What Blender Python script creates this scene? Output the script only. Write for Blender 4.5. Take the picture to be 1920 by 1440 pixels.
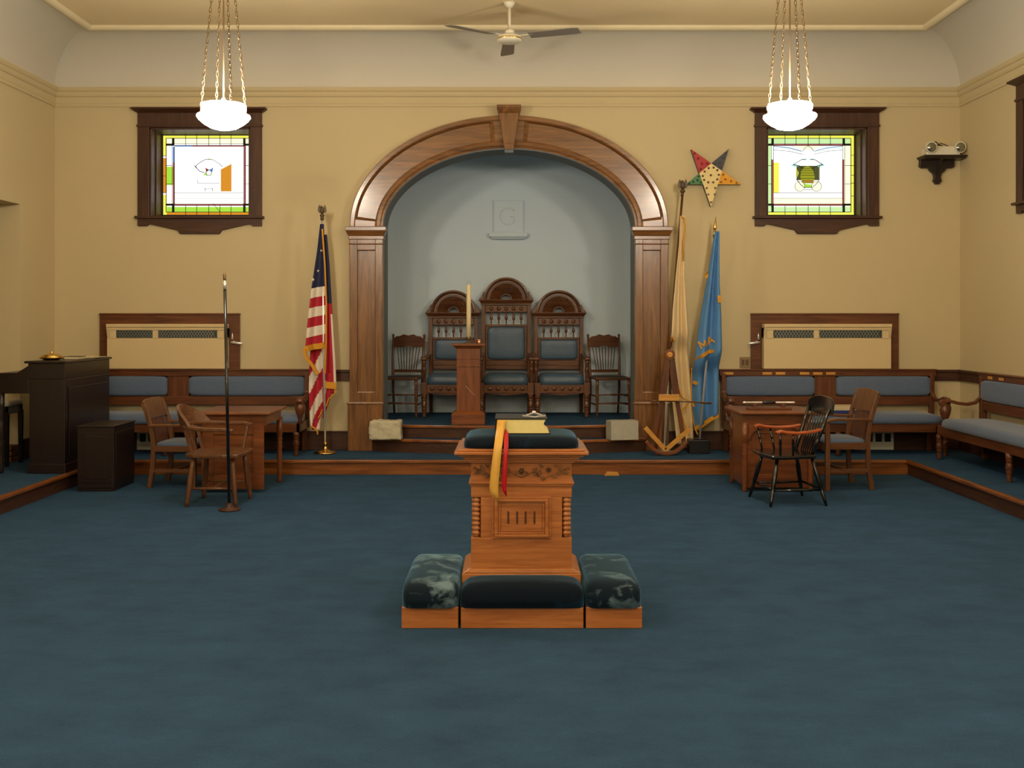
import bpy, bmesh, math, random
from math import sin, cos, pi, radians as R, sqrt
from mathutils import Vector, Matrix

random.seed(7)
for o in list(bpy.data.objects):
    bpy.data.objects.remove(o, do_unlink=True)
SC = bpy.context.scene
COL = SC.collection

# ------------------------------------------------------------------ camera
EYE = 1.55                      # camera height above the main floor (m)
FPX = 2000.0                    # focal length for a 1920 px wide frame
cam = bpy.data.cameras.new('camera')
cam.sensor_fit = 'HORIZONTAL'; cam.sensor_width = 36.0
cam.lens = 36.0 * FPX / 1920.0
cam.shift_y = -122.0 / 1920.0
cam.clip_start = 0.05; cam.clip_end = 60
camo = bpy.data.objects.new('camera', cam); COL.objects.link(camo)
camo.location = (0, 0, EYE); camo.rotation_euler = (pi / 2, 0, 0)
SC.camera = camo
# ------------------------------------------------------------------ world, exposure, lamps
w = bpy.data.worlds.new('world'); SC.world = w; w.use_nodes = True
w.node_tree.nodes['Background'].inputs[0].default_value = (0.55, 0.6, 0.7, 1)
w.node_tree.nodes['Background'].inputs[1].default_value = 0.3
SC.view_settings.view_transform = 'Standard'
SC.view_settings.look = 'None'
SC.view_settings.gamma = 1.0
SC.view_settings.use_curve_mapping = False
SC.view_settings.exposure = 0.0
BULB_W = 93.0                  # watts of each pendant's bulb
BOWL_E = 43.0                   # glow of each pendant's glass bowl
LAMP_COL = (1.0, 0.85, 0.66)
LAMPS = [(-2.19, 8.1, 34), (2.11, 8.1, 10), (-2.19, 4.2, 20), (2.11, 4.2, 50), (-2.19, .3, 0), (2.11, .3, 30), (-2.19, -3.3, 15), (2.11, -3.3, 60)]  # first pair is in view; the rest are unseen, added to light the hall

def PX(px, d): return (px - 960.0) * d / FPX
def PZ(py, d): return EYE - (py - 598.0) * d / FPX

# ------------------------------------------------------------------ materials
MC = {}
def _nt(name):
    m = bpy.data.materials.new(name); m.use_nodes = True
    nt = m.node_tree; b = nt.nodes['Principled BSDF']
    return m, nt, b
def rgb(r, g, b):
    def l(c):
        c /= 255.0
        return c / 12.92 if c <= 0.04045 else ((c + 0.055) / 1.055) ** 2.4
    return (l(r), l(g), l(b), 1)
def plain(name, c, rough=0.6, metal=0.0, var=0.06, scale=8.0, bump=0.0, bscale=200.0, sheen=0.0, coat=0.0, spec=0.5):
    if name in MC: return MC[name]
    m, nt, b = _nt(name); N = nt.nodes; L = nt.links
    tc = N.new('ShaderNodeTexCoord'); no = N.new('ShaderNodeTexNoise')
    no.inputs['Scale'].default_value = scale; no.inputs['Detail'].default_value = 4
    L.new(tc.outputs['Object'], no.inputs['Vector'])
    mx = N.new('ShaderNodeMix'); mx.data_type = 'RGBA'
    mx.inputs[6].default_value = (c[0] * (1 - var), c[1] * (1 - var), c[2] * (1 - var), 1)
    mx.inputs[7].default_value = (min(1, c[0] * (1 + var)), min(1, c[1] * (1 + var)), min(1, c[2] * (1 + var)), 1)
    L.new(no.outputs['Fac'], mx.inputs[0]); L.new(mx.outputs[2], b.inputs['Base Color'])
    b.inputs['Roughness'].default_value = rough; b.inputs['Metallic'].default_value = metal
    b.inputs['Specular IOR Level'].default_value = spec
    if sheen: b.inputs['Sheen Weight'].default_value = sheen; b.inputs['Sheen Roughness'].default_value = 0.4
    if coat: b.inputs['Coat Weight'].default_value = coat; b.inputs['Coat Roughness'].default_value = 0.12
    if bump:
        n2 = N.new('ShaderNodeTexNoise'); n2.inputs['Scale'].default_value = bscale; n2.inputs['Detail'].default_value = 3
        L.new(tc.outputs['Object'], n2.inputs['Vector'])
        bp = N.new('ShaderNodeBump'); bp.inputs['Strength'].default_value = bump; bp.inputs['Distance'].default_value = 0.01
        L.new(n2.outputs['Fac'], bp.inputs['Height']); L.new(bp.outputs['Normal'], b.inputs['Normal'])
    MC[name] = m; return m
def wood(name, c1, c2, axis='z', rough=0.35, coat=0.3, scale=1.0, spec=0.4):
    if name in MC: return MC[name]
    m, nt, b = _nt(name); N = nt.nodes; L = nt.links
    tc = N.new('ShaderNodeTexCoord'); mp = N.new('ShaderNodeMapping')
    s = [22 * scale, 22 * scale, 22 * scale]; s['xyz'.index(axis)] = 1.6 * scale
    mp.inputs['Scale'].default_value = s
    L.new(tc.outputs['Object'], mp.inputs['Vector'])
    n1 = N.new('ShaderNodeTexNoise'); n1.inputs['Scale'].default_value = 1.0; n1.inputs['Detail'].default_value = 6
    n1.inputs['Distortion'].default_value = 1.2
    n2 = N.new('ShaderNodeTexNoise'); n2.inputs['Scale'].default_value = 5.0; n2.inputs['Detail'].default_value = 3
    L.new(mp.outputs['Vector'], n1.inputs['Vector']); L.new(mp.outputs['Vector'], n2.inputs['Vector'])
    ad = N.new('ShaderNodeMath'); ad.operation = 'MULTIPLY_ADD'; ad.inputs[1].default_value = 0.35; 
    L.new(n2.outputs['Fac'], ad.inputs[0]); L.new(n1.outputs['Fac'], ad.inputs[2])
    cr = N.new('ShaderNodeValToRGB'); e = cr.color_ramp.elements
    e[0].position = 0.42; e[0].color = c1; e[1].position = 0.95; e[1].color = c2
    L.new(ad.outputs[0], cr.inputs['Fac']); L.new(cr.outputs['Color'], b.inputs['Base Color'])
    b.inputs['Roughness'].default_value = rough
    b.inputs['Specular IOR Level'].default_value = spec
    b.inputs['Coat Weight'].default_value = coat; b.inputs['Coat Roughness'].default_value = 0.18
    bp = N.new('ShaderNodeBump'); bp.inputs['Strength'].default_value = 0.08; bp.inputs['Distance'].default_value = 0.004
    L.new(n2.outputs['Fac'], bp.inputs['Height']); L.new(bp.outputs['Normal'], b.inputs['Normal'])
    MC[name] = m; return m
def woods(name, c1, c2, **k):
    return {a: wood(name + '_' + a, c1, c2, a, **k) for a in 'xyz'}
def emit(name, c, s):
    if name in MC: return MC[name]
    m, nt, b = _nt(name)
    b.inputs['Base Color'].default_value = (c[0] * .08, c[1] * .08, c[2] * .08, 1)
    b.inputs['Emission Color'].default_value = c; b.inputs['Emission Strength'].default_value = s
    b.inputs['Roughness'].default_value = 0.2
    MC[name] = m; return m
def carpet_mat():
    m, nt, b = _nt('carpet'); N = nt.nodes; L = nt.links
    tc = N.new('ShaderNodeTexCoord')
    n1 = N.new('ShaderNodeTexNoise'); n1.inputs['Scale'].default_value = 3.0; n1.inputs['Detail'].default_value = 8; n1.inputs['Roughness'].default_value = 0.72
    mp = N.new('ShaderNodeMapping'); mp.inputs['Scale'].default_value = (1.0, 1.5, 1)
    L.new(tc.outputs['Object'], mp.inputs['Vector']); L.new(mp.outputs['Vector'], n1.inputs['Vector'])
    n2 = N.new('ShaderNodeTexNoise'); n2.inputs['Scale'].default_value = 90; n2.inputs['Detail'].default_value = 3
    L.new(tc.outputs['Object'], n2.inputs['Vector'])
    ad = N.new('ShaderNodeMath'); ad.operation = 'MULTIPLY_ADD'; ad.inputs[1].default_value = 0.45
    L.new(n2.outputs['Fac'], ad.inputs[0]); L.new(n1.outputs['Fac'], ad.inputs[2])
    cr = N.new('ShaderNodeValToRGB'); e = cr.color_ramp.elements
    e[0].position = 0.45; e[0].color = CARPET_A; e[1].position = 1.0; e[1].color = CARPET_B
    L.new(ad.outputs[0], cr.inputs['Fac']); L.new(cr.outputs['Color'], b.inputs['Base Color'])
    b.inputs['Roughness'].default_value = 0.95; b.inputs['Specular IOR Level'].default_value = 0.05
    bp = N.new('ShaderNodeBump'); bp.inputs['Strength'].default_value = 0.5; bp.inputs['Distance'].default_value = 0.01
    L.new(n2.outputs['Fac'], bp.inputs['Height']); L.new(bp.outputs['Normal'], b.inputs['Normal'])
    MC['carpet'] = m; return m
def velvet_mat(name, dark, light, bias, scale=5.0, sheen=0.6):
    m, nt, b = _nt(name); N = nt.nodes; L = nt.links
    tc = N.new('ShaderNodeTexCoord'); n1 = N.new('ShaderNodeTexNoise')
    n1.inputs['Scale'].default_value = scale; n1.inputs['Detail'].default_value = 6; n1.inputs['Roughness'].default_value = 0.6
    n1.inputs['Distortion'].default_value = 0.8
    L.new(tc.outputs['Object'], n1.inputs['Vector'])
    cr = N.new('ShaderNodeValToRGB'); e = cr.color_ramp.elements
    e[0].position = bias; e[0].color = dark; e[1].position = min(1, bias + 0.16); e[1].color = light
    L.new(n1.outputs['Fac'], cr.inputs['Fac']); L.new(cr.outputs['Color'], b.inputs['Base Color'])
    b.inputs['Roughness'].default_value = 0.8; b.inputs['Specular IOR Level'].default_value = 0.2
    b.inputs['Sheen Weight'].default_value = sheen; b.inputs['Sheen Roughness'].default_value = 0.35
    b.inputs['Sheen Tint'].default_value = rgb(110, 165, 205)
    MC[name] = m; return m

CARPET_A = rgb(44, 66, 90); CARPET_B = rgb(59, 90, 119)
M_CARPET = carpet_mat()
M_WALL = plain('wall_paint', rgb(200, 183, 142), 0.75, var=0.03, scale=1.5, bump=0.05, bscale=120)
M_COVE = plain('cove_paint', rgb(206, 200, 184), 0.8, var=0.03, scale=1.2, bump=0.05, bscale=120)
M_CEIL = plain('ceiling_paint', rgb(232, 212, 168), 0.8, var=0.03, scale=1.2)
M_TRIM = plain('trim_paint', rgb(222, 208, 170), 0.6, var=0.02)
M_ALC = plain('alcove_paint', rgb(206, 222, 232), 0.7, var=0.03, scale=2, bump=0.05, bscale=120)
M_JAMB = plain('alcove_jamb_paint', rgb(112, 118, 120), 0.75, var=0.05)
OAK = woods('arch_oak', rgb(86, 54, 24), rgb(148, 100, 52), rough=0.3, coat=0.6)
ALT = woods('altar_oak', rgb(158, 92, 42), rgb(204, 130, 70), rough=0.3, coat=0.6, scale=1.3)
WAL = woods('throne_walnut', rgb(66, 36, 18), rgb(118, 72, 38), rough=0.32, coat=0.4)
BEN = woods('bench_wood', rgb(70, 36, 18), rgb(116, 66, 34), rough=0.38, coat=0.3)
DRK = woods('dark_wood', rgb(22, 13, 11), rgb(40, 25, 19), rough=0.4, coat=0.2)
WIN = woods('window_wood', rgb(50, 27, 15), rgb(84, 51, 31), rough=0.5, coat=0.06)
DSK = woods('desk_oak', rgb(92, 48, 20), rgb(142, 80, 38), rough=0.35, coat=0.35)
CHR = woods('chair_oak', rgb(80, 48, 26), rgb(124, 80, 48), rough=0.36, coat=0.35)
STEP = woods('step_oak', rgb(98, 52, 20), rgb(160, 96, 42), rough=0.35, coat=0.35, scale=0.8)
ORG = woods('red_wood', rgb(150, 66, 30), rgb(196, 100, 52), rough=0.25, coat=0.5)
GLDW = wood('gold_wood', rgb(190, 128, 48), rgb(222, 164, 76), 'x', rough=0.4)
M_BLK = plain('black_lacquer', rgb(16, 15, 14), 0.18, coat=0.5)
M_VEL = velvet_mat('velvet_dark', rgb(5, 20, 34), rgb(22, 60, 84), 0.56)
M_VEL2 = velvet_mat('velvet_worn', rgb(8, 26, 40), rgb(112, 138, 150), 0.47, 5.5, 1.0)
M_VEL3 = velvet_mat('velvet_streaked', rgb(6, 24, 38), rgb(96, 122, 136), 0.53, 7.0, 0.9)
M_EAGLE = plain('dark_bronze', rgb(84, 66, 44), 0.5)
M_LEA = plain('blue_leather', rgb(70, 92, 112), 0.38, var=0.12, scale=20, bump=0.1, bscale=150)
M_FAB = plain('blue_upholstery', rgb(90, 106, 132), 0.85, var=0.15, scale=60, bump=0.2, bscale=300, sheen=0.3)
M_GOLD = plain('polished_brass', (0.80, 0.52, 0.16, 1), 0.22, 1.0, var=0.05)
M_GILT = plain('gilt_edge', (1.0, 0.8, 0.32, 1), 0.35, 0.1, var=0.12, scale=30)
M_CHROME = plain('chrome', (0.9, 0.89, 0.86, 1), 0.25, 0.6)
M_STEEL = plain('dull_steel', (0.5, 0.5, 0.5, 1), 0.35, 1.0)
M_BRONZE = plain('bronze', (0.24, 0.16, 0.08, 1), 0.45, 0.9)
M_WHITE = plain('white_enamel', rgb(226, 220, 198), 0.4)
M_GREYB = plain('fan_blade', rgb(130, 122, 112), 0.5)
M_CREAM = plain('cream_metal', rgb(214, 190, 142), 0.5, var=0.02)
M_STONE = plain('stone_rough', rgb(196, 188, 160), 0.95, var=0.2, scale=14, bump=0.8, bscale=40)
M_STONE2 = plain('stone_smooth', rgb(178, 174, 156), 0.8, var=0.1, scale=18, bump=0.2, bscale=80)
M_RED = plain('flag_red', rgb(176, 22, 44), 0.75, var=0.08)
M_FWHITE = plain('flag_white', rgb(226, 214, 196), 0.75, var=0.05)
M_NAVY = plain('flag_navy', rgb(26, 32, 70), 0.75)
M_SKYB = plain('flag_sky_blue', rgb(84, 136, 190), 0.7, var=0.1, scale=6)
M_FRINGE = plain('gold_fringe', rgb(214, 150, 32), 0.7, var=0.2, scale=120, bump=0.5, bscale=200)
M_CRM = plain('flag_cream', rgb(224, 198, 150), 0.75, var=0.06)
M_YRIB = plain('yellow_ribbon', rgb(232, 178, 78), 0.35, var=0.08, scale=30)
M_RRIB = plain('red_ribbon', rgb(190, 14, 28), 0.4)
M_BLACK = plain('black_cover', rgb(24, 22, 24), 0.35)
M_MESH = plain('dark_mesh', rgb(50, 64, 62), 0.6, var=0.3, scale=160)
M_WAX = plain('cream_wax', rgb(232, 214, 166), 0.5, var=0.02)
M_COPPER = plain('copper', (0.72, 0.36, 0.2, 1), 0.3, 1.0)
M_PAPER = plain('paper', rgb(206, 190, 150), 0.8)
M_BLUEP = plain('blue_card', rgb(28, 52, 120), 0.6)
M_GLASSW = plain('lamp_lens', rgb(150, 152, 140), 0.12, 0.85)
M_LEAD = plain('lead_came', rgb(24, 24, 22), 0.6)

# ------------------------------------------------------------------ mesh builder
class MB:
    def __init__(s): s.v = []; s.f = []; s.m = []; s.s = []
    def add(s, vs, fs, m=0, sm=False):
        k = len(s.v); s.v += [tuple(v) for v in vs]
        for f in fs:
            s.f.append([i + k for i in f]); s.m.append(m); s.s.append(sm)
        return s
    def box(s, x0, x1, y0, y1, z0, z1, m=0):
        vs = [(x0, y0, z0), (x1, y0, z0), (x1, y1, z0), (x0, y1, z0), (x0, y0, z1), (x1, y0, z1), (x1, y1, z1), (x0, y1, z1)]
        return s.add(vs, [(0, 3, 2, 1), (4, 5, 6, 7), (0, 1, 5, 4), (1, 2, 6, 5), (2, 3, 7, 6), (3, 0, 4, 7)], m)
    def taper(s, a, b, m=0):        # a, b = (x0,x1,y0,y1,z)
        x0, x1, y0, y1, z = a; X0, X1, Y0, Y1, Z = b
        vs = [(x0, y0, z), (x1, y0, z), (x1, y1, z), (x0, y1, z), (X0, Y0, Z), (X1, Y0, Z), (X1, Y1, Z), (X0, Y1, Z)]
        return s.add(vs, [(0, 3, 2, 1), (4, 5, 6, 7), (0, 1, 5, 4), (1, 2, 6, 5), (2, 3, 7, 6), (3, 0, 4, 7)], m)
    def lathe(s, prof, cx=0, cy=0, n=20, m=0, sm=True, cap=True, M=None):
        vs = []; fs = []
        for r, z in prof:
            for i in range(n):
                a = 2 * pi * i / n; p = Vector((cx + r * cos(a), cy + r * sin(a), z)) if M is None else M @ Vector((r * cos(a), r * sin(a), z))
                vs.append(p)
        for j in range(len(prof) - 1):
            for i in range(n):
                a = j * n + i; b = j * n + (i + 1) % n
                fs.append((a, b, b + n, a + n))
        s.add(vs, fs, m, sm)
        if cap:
            k = len(s.v) - len(vs)
            s.f.append([k + i for i in range(n)][::-1]); s.m.append(m); s.s.append(False)
            s.f.append([k + (len(prof) - 1) * n + i for i in range(n)]); s.m.append(m); s.s.append(False)
        return s
    def spin(s, p0, p1, prof, n=12, m=0):   # turned member between two points, prof = [(t, r)]
        p0 = Vector(p0); p1 = Vector(p1); d = p1 - p0; L = d.length
        M = Matrix.Translation(p0) @ d.to_track_quat('Z', 'Y').to_matrix().to_4x4()
        return s.lathe([(r, t * L) for t, r in prof], n=n, m=m, M=M)
    def tube(s, pts, r, n=8, m=0, closed=False):
        pts = [Vector(p) for p in pts]; N = len(pts)
        rr = r if isinstance(r, (list, tuple)) else [r] * N
        vs = []; fs = []; up = None
        for i, p in enumerate(pts):
            if closed: t = pts[(i + 1) % N] - pts[i - 1]
            else: t = pts[min(i + 1, N - 1)] - pts[max(i - 1, 0)]
            t.normalize()
            if up is None: up = t.orthogonal().normalized()
            up = (up - t * up.dot(t)); up = up.normalized() if up.length > 1e-6 else t.orthogonal().normalized()
            sd = t.cross(up)
            for k in range(n):
                a = 2 * pi * k / n; vs.append(p + (up * cos(a) + sd * sin(a)) * rr[i])
        for i in range(N if closed else N - 1):
            j = (i + 1) % N
            for k in range(n):
                k2 = (k + 1) % n; fs.append((i * n + k, i * n + k2, j * n + k2, j * n + k))
        if not closed:
            fs.append(list(range(n))[::-1]); fs.append([(N - 1) * n + k for k in range(n)])
        return s.add(vs, fs, m, True)
    def prism(s, poly, a0, a1, plane='xz', m=0, sm=False):
        n = len(poly)
        def P(u, v, w):
            return {'xz': (u, w, v), 'xy': (u, v, w), 'yz': (w, u, v)}[plane]
        vs = [P(u, v, a0) for u, v in poly] + [P(u, v, a1) for u, v in poly]
        fs = [list(range(n))[::-1], [n + i for i in range(n)]] + [(i, (i + 1) % n, n + (i + 1) % n, n + i) for i in range(n)]
        return s.add(vs, fs, m, sm)
    def bar(s, p0, p1, w, h, m=0, up=(0, 0, 1)):   # rectangular bar between two points
        p0 = Vector(p0); p1 = Vector(p1); t = (p1 - p0).normalized(); u = Vector(up)
        sd = t.cross(u); sd = sd.normalized() if sd.length > 1e-5 else t.orthogonal().normalized()
        u = sd.cross(t)
        vs = []
        for p in (p0, p1):
            for a, b in ((-1, -1), (1, -1), (1, 1), (-1, 1)): vs.append(p + sd * a * w / 2 + u * b * h / 2)
        return s.add(vs, [(0, 3, 2, 1), (4, 5, 6, 7), (0, 1, 5, 4), (1, 2, 6, 5), (2, 3, 7, 6), (3, 0, 4, 7)], m)
    def sweepbar(s, pts, w, h, m=0, up=(0, 0, 1)):  # flat bar along a path
        pts = [Vector(p) for p in pts]; N = len(pts); vs = []; fs = []
        for i, p in enumerate(pts):
            t = (pts[min(i + 1, N - 1)] - pts[max(i - 1, 0)]).normalized(); u = Vector(up)
            sd = t.cross(u).normalized(); u = sd.cross(t)
            for a, b in ((-1, -1), (1, -1), (1, 1), (-1, 1)): vs.append(p + sd * a * w / 2 + u * b * h / 2)
        for i in range(N - 1):
            for k in range(4):
                k2 = (k + 1) % 4; fs.append((i * 4 + k, i * 4 + k2, i * 4 + 4 + k2, i * 4 + 4 + k))
        fs += [(3, 2, 1, 0), tuple((N - 1) * 4 + k for k in range(4))]
        return s.add(vs, fs, m, False)
    def pillow(s, x0, x1, y0, y1, z0, z1, e=4.0, nx=18, ny=18, nz=8, m=0):  # soft block, crowned on top
        cx, cy = (x0 + x1) / 2, (y0 + y1) / 2; a, b, h = (x1 - x0) / 2, (y1 - y0) / 2, z1 - z0
        vs = []; fs = []; nn = 48; rings = [(1, 0), (1.0, .35), (.985, .6), (.94, .78), (.86, .9), (.7, .965), (.45, .99), (.2, 1.0)]
        for sc, t in rings:
            for i in range(nn):
                th = 2 * pi * i / nn; c, q = cos(th), sin(th)
                rr = (abs(c) ** 8 + abs(q) ** 8) ** (-1 / 8)
                vs.append((cx + a * sc ** (1.0) * rr * c - 0, cy + b * sc * rr * q, z0 + h * t))
        for j in range(len(rings) - 1):
            for i in range(nn):
                i2 = (i + 1) % nn; fs.append((j * nn + i, j * nn + i2, (j + 1) * nn + i2, (j + 1) * nn + i))
        k = len(rings) - 1
        fs.append([k * nn + i for i in range(nn)]); fs.append([i for i in range(nn)][::-1])
        return s.add(vs, fs, m, True)
    def panel_pillow(s, x0, x1, z0, z1, yb, yf, m=0):   # upholstered back panel facing -Y, bulging from yb to yf
        cx, cz = (x0 + x1) / 2, (z0 + z1) / 2; a, h = (x1 - x0) / 2, (z1 - z0) / 2; nn = 40
        rings = [(1, 0), (1, .45), (.97, .7), (.9, .86), (.75, .95), (.4, 1)]; vs = []; fs = []
        mg = min(a, h)
        for sc, t in rings:
            ins = (1 - sc) * mg
            for i in range(nn):
                th = 2 * pi * i / nn; c, q = cos(th), sin(th); rr = (abs(c) ** 12 + abs(q) ** 12) ** (-1 / 12)
                vs.append((cx + (a - ins) * rr * c, yb + (yf - yb) * t, cz + (h - ins) * rr * q))
        for j in range(len(rings) - 1):
            for i in range(nn):
                i2 = (i + 1) % nn; fs.append((j * nn + i, j * nn + i2, (j + 1) * nn + i2, (j + 1) * nn + i))
        k = len(rings) - 1
        fs.append([k * nn + i for i in range(nn)]); fs.append([i for i in range(nn)][::-1])
        return s.add(vs, fs, m, True)
    def xf(s, M, start=0):
        for i in range(start, len(s.v)): s.v[i] = tuple(M @ Vector(s.v[i]))
        return s

def build(name, mb, mat, parent=None, bevel=0.0, world=False, seg=2):
    me = bpy.data.meshes.new(name)
    off = Vector((0, 0, 0))
    if world and parent is not None:
        p = parent
        while p is not None: off += p.location; p = p.parent
    me.from_pydata([tuple(Vector(v) - off) for v in mb.v], [], mb.f)
    for mt in (mat if isinstance(mat, (list, tuple)) else [mat]): me.materials.append(mt)
    me.polygons.foreach_set('material_index', mb.m); me.polygons.foreach_set('use_smooth', mb.s)
    bm = bmesh.new(); bm.from_mesh(me); bmesh.ops.recalc_face_normals(bm, faces=bm.faces); bm.to_mesh(me); bm.free()
    me.update()
    o = bpy.data.objects.new(name, me); COL.objects.link(o)
    if parent is not None: o.parent = parent
    if bevel:
        b = o.modifiers.new('bevel', 'BEVEL'); b.width = bevel; b.segments = seg; b.limit_method = 'ANGLE'; b.angle_limit = R(40)
    return o
def tag(o, label, cat, group=None):
    o['label'] = label; o['category'] = cat
    if group: o['group'] = group
    return o
def thing(name, label, cat, loc=(0, 0, 0), rz=0.0, group=None):
    o = bpy.data.objects.new(name, None); COL.objects.link(o); o.empty_display_size = 0.1
    o.location = loc; o.rotation_euler = (0, 0, rz)
    return tag(o, label, cat, group)
def struct(name, mb, mat, bevel=0.0, parent=None, label=None):
    o = build(name, mb, mat, parent, bevel)
    if parent is None: o['kind'] = 'structure'
    if label: o['label'] = label
    return o
def dup(root, loc, rz, label, group=None):
    r = root.copy(); COL.objects.link(r); r.location = loc; r.rotation_euler = (0, 0, rz); r['label'] = label
    if group: r['group'] = group
    for ch in list(root.children):
        c = ch.copy(); COL.objects.link(c); c.parent = r
        for g in list(ch.children):
            d = g.copy(); COL.objects.link(d); d.parent = c
    return r
def turned(L, r, kind='leg'):
    if kind == 'leg':
        return [(0, r * .55), (.03, r * .75), (.1, r * .6), (.2, r * .8), (.32, r * .72), (.36, r), (.4, r * .7), (.44, r * 1.05), (.62, r * .95), (.7, r * .75), (.73, r * 1.05), (.78, r * .75), (.82, r), (1, r)]
    if kind == 'plain': return [(0, r * .75), (.5, r), (1, r * .8)]
    if kind == 'spindle': return [(0, r * .5), (.15, r * .55), (.2, r * .8), (.25, r * .5), (.38, r * .9), (.5, r * 1.1), (.62, r * .9), (.75, r * .5), (.8, r * .8), (.85, r * .55), (1, r * .5)]
# ================================================================== SETTING
XL, XR, YB, YF, ZC = -4.93, 4.83, 11.5, -4.5, 4.54
PLAT = 0.14                     # raised platform round the room
DAIS = 0.412                    # floor of the alcove
EX0, EX1 = -4.05, 3.94          # edges of the side platforms
EY = 10.62                      # front edge of the back platform
ZT = 4.05
ACX, ARX, ARZ, ASZ, AW = -0.032, 1.708, 1.192, 2.541, 0.355   # arch: centre, radii, springing, band width
def arch_pt(t, off):            # t: 0 left springing .. pi right springing
    x, z = -ARX * cos(t), ARZ * sin(t)
    nx, nz = -cos(t) / ARX, sin(t) / ARZ; l = sqrt(nx * nx + nz * nz)
    return ACX + x - nx / l * off, ASZ + z - nz / l * off
WLX, WRX, WHW, WZ0, WZ1 = -3.359, 3.281, 0.5425, 2.654, 3.609     # windows of the back wall

floor_mb = MB().box(-6.0, 5.2, YF, 13.2, -0.1, 0.0)
struct('floor', floor_mb, M_CARPET)

bw = MB()
def wq(x0, x1, z0, z1): bw.add([(x0, YB, z0), (x1, YB, z0), (x1, YB, z1), (x0, YB, z1)], [(0, 1, 2, 3)])
ai0, ai1 = ACX - (ARX - AW), ACX + (ARX - AW)
for c in (WLX, WRX):
    wq(c - WHW, c + WHW, 0, WZ0); wq(c - WHW, c + WHW, WZ1, ZT)
wq(XL, WLX - WHW, 0, ZT); wq(WLX + WHW, ai0, 0, ZT); wq(ai1, WRX - WHW, 0, ZT); wq(WRX + WHW, XR, 0, ZT)
NA = 48
ip = [arch_pt(pi * i / NA, AW) for i in range(NA + 1)]
for (x0, z0), (x1, z1) in zip(ip, ip[1:]):
    bw.add([(x0, YB, z0), (x1, YB, z1), (x1, YB, ZT), (x0, YB, ZT)], [(0, 1, 2, 3)])
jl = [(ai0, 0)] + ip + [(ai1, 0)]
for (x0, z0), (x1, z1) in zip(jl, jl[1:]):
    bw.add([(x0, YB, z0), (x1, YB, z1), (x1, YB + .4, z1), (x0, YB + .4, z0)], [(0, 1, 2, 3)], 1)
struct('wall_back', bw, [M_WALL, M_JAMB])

lw = MB()
def lq(x, y0, y1, z0, z1): lw.add([(x, y0, z0), (x, y1, z0), (x, y1, z1), (x, y0, z1)], [(0, 1, 2, 3)])
NY0, NY1, NZ, NX = 8.6, 10.69, 2.70, -5.85
lq(XL, YF, NY0, 0, ZT); lq(XL, NY0, NY1, NZ, ZT); lq(XL, NY1, YB, 0, ZT); lq(NX, NY0, NY1, 0, NZ)
for y in (NY0, NY1): lw.add([(XL, y, 0), (NX, y, 0), (NX, y, NZ), (XL, y, NZ)], [(0, 1, 2, 3)])
lw.add([(XL, NY0, NZ), (NX, NY0, NZ), (NX, NY1, NZ), (XL, NY1, NZ)], [(0, 1, 2, 3)])
struct('wall_left', lw, M_WALL)
rw = MB()
W3Y = 9.49
def rq(y0, y1, z0, z1): rw.add([(XR, y0, z0), (XR, y1, z0), (XR, y1, z1), (XR, y0, z1)], [(0, 1, 2, 3)])
rq(YF, W3Y - WHW, 0, ZT); rq(W3Y + WHW, YB, 0, ZT); rq(W3Y - WHW, W3Y + WHW, 0, WZ0); rq(W3Y - WHW, W3Y + WHW, WZ1, ZT)
struct('wall_right', rw, M_WALL)
struct('wall_front', MB().add([(XL, YF, 0), (XR, YF, 0), (XR, YF, ZT), (XL, YF, ZT)], [(0, 1, 2, 3)]), M_WALL)

# alcove behind the arch: rounded plan
av = MB(); AHW, AY0, AY1, AZ = 1.95, YB + .4, 13.0, 3.95
plan = [(ACX - AHW, AY0)]
rc = 0.55
for i in range(9): a = pi - (pi / 2) * i / 8; plan.append((ACX - AHW + rc + rc * cos(a), AY1 - rc + rc * sin(a)))
for i in range(9): a = pi / 2 - (pi / 2) * i / 8; plan.append((ACX + AHW - rc + rc * cos(a), AY1 - rc + rc * sin(a)))
plan.append((ACX + AHW, AY0))
for (x0, y0), (x1, y1) in zip(plan, plan[1:]):
    av.add([(x0, y0, 0), (x1, y1, 0), (x1, y1, AZ), (x0, y0, AZ)], [(0, 1, 2, 3)])
av.add([(x, y, AZ) for x, y in plan], [list(range(len(plan)))])
def aq(x0, x1, z0, z1): av.add([(x0, AY0, z0), (x1, AY0, z0), (x1, AY0, z1), (x0, AY0, z1)], [(0, 1, 2, 3)])
aq(ACX - AHW, ai0, 0, AZ); aq(ai1, ACX + AHW, 0, AZ)
for (x0, z0), (x1, z1) in zip(ip, ip[1:]):
    av.add([(x0, AY0, z0), (x1, AY0, z1), (x1, AY0, AZ), (x0, AY0, AZ)], [(0, 1, 2, 3)])
struct('wall_alcove', av, M_ALC)
# painted baseboard at the back of the alcove
ab = MB()
for (x0, y0), (x1, y1) in zip(plan[1:], plan[2:-1]):
    pass
ab.box(ACX - 1.35, ACX + 1.35, AY1 - .02, AY1, DAIS, DAIS + .2)
ab.box(ACX - 1.35, ACX + 1.35, AY1 - .03, AY1, DAIS + .19, DAIS + .215)
struct('baseboard_alcove', ab, M_ALC, .004)

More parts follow.
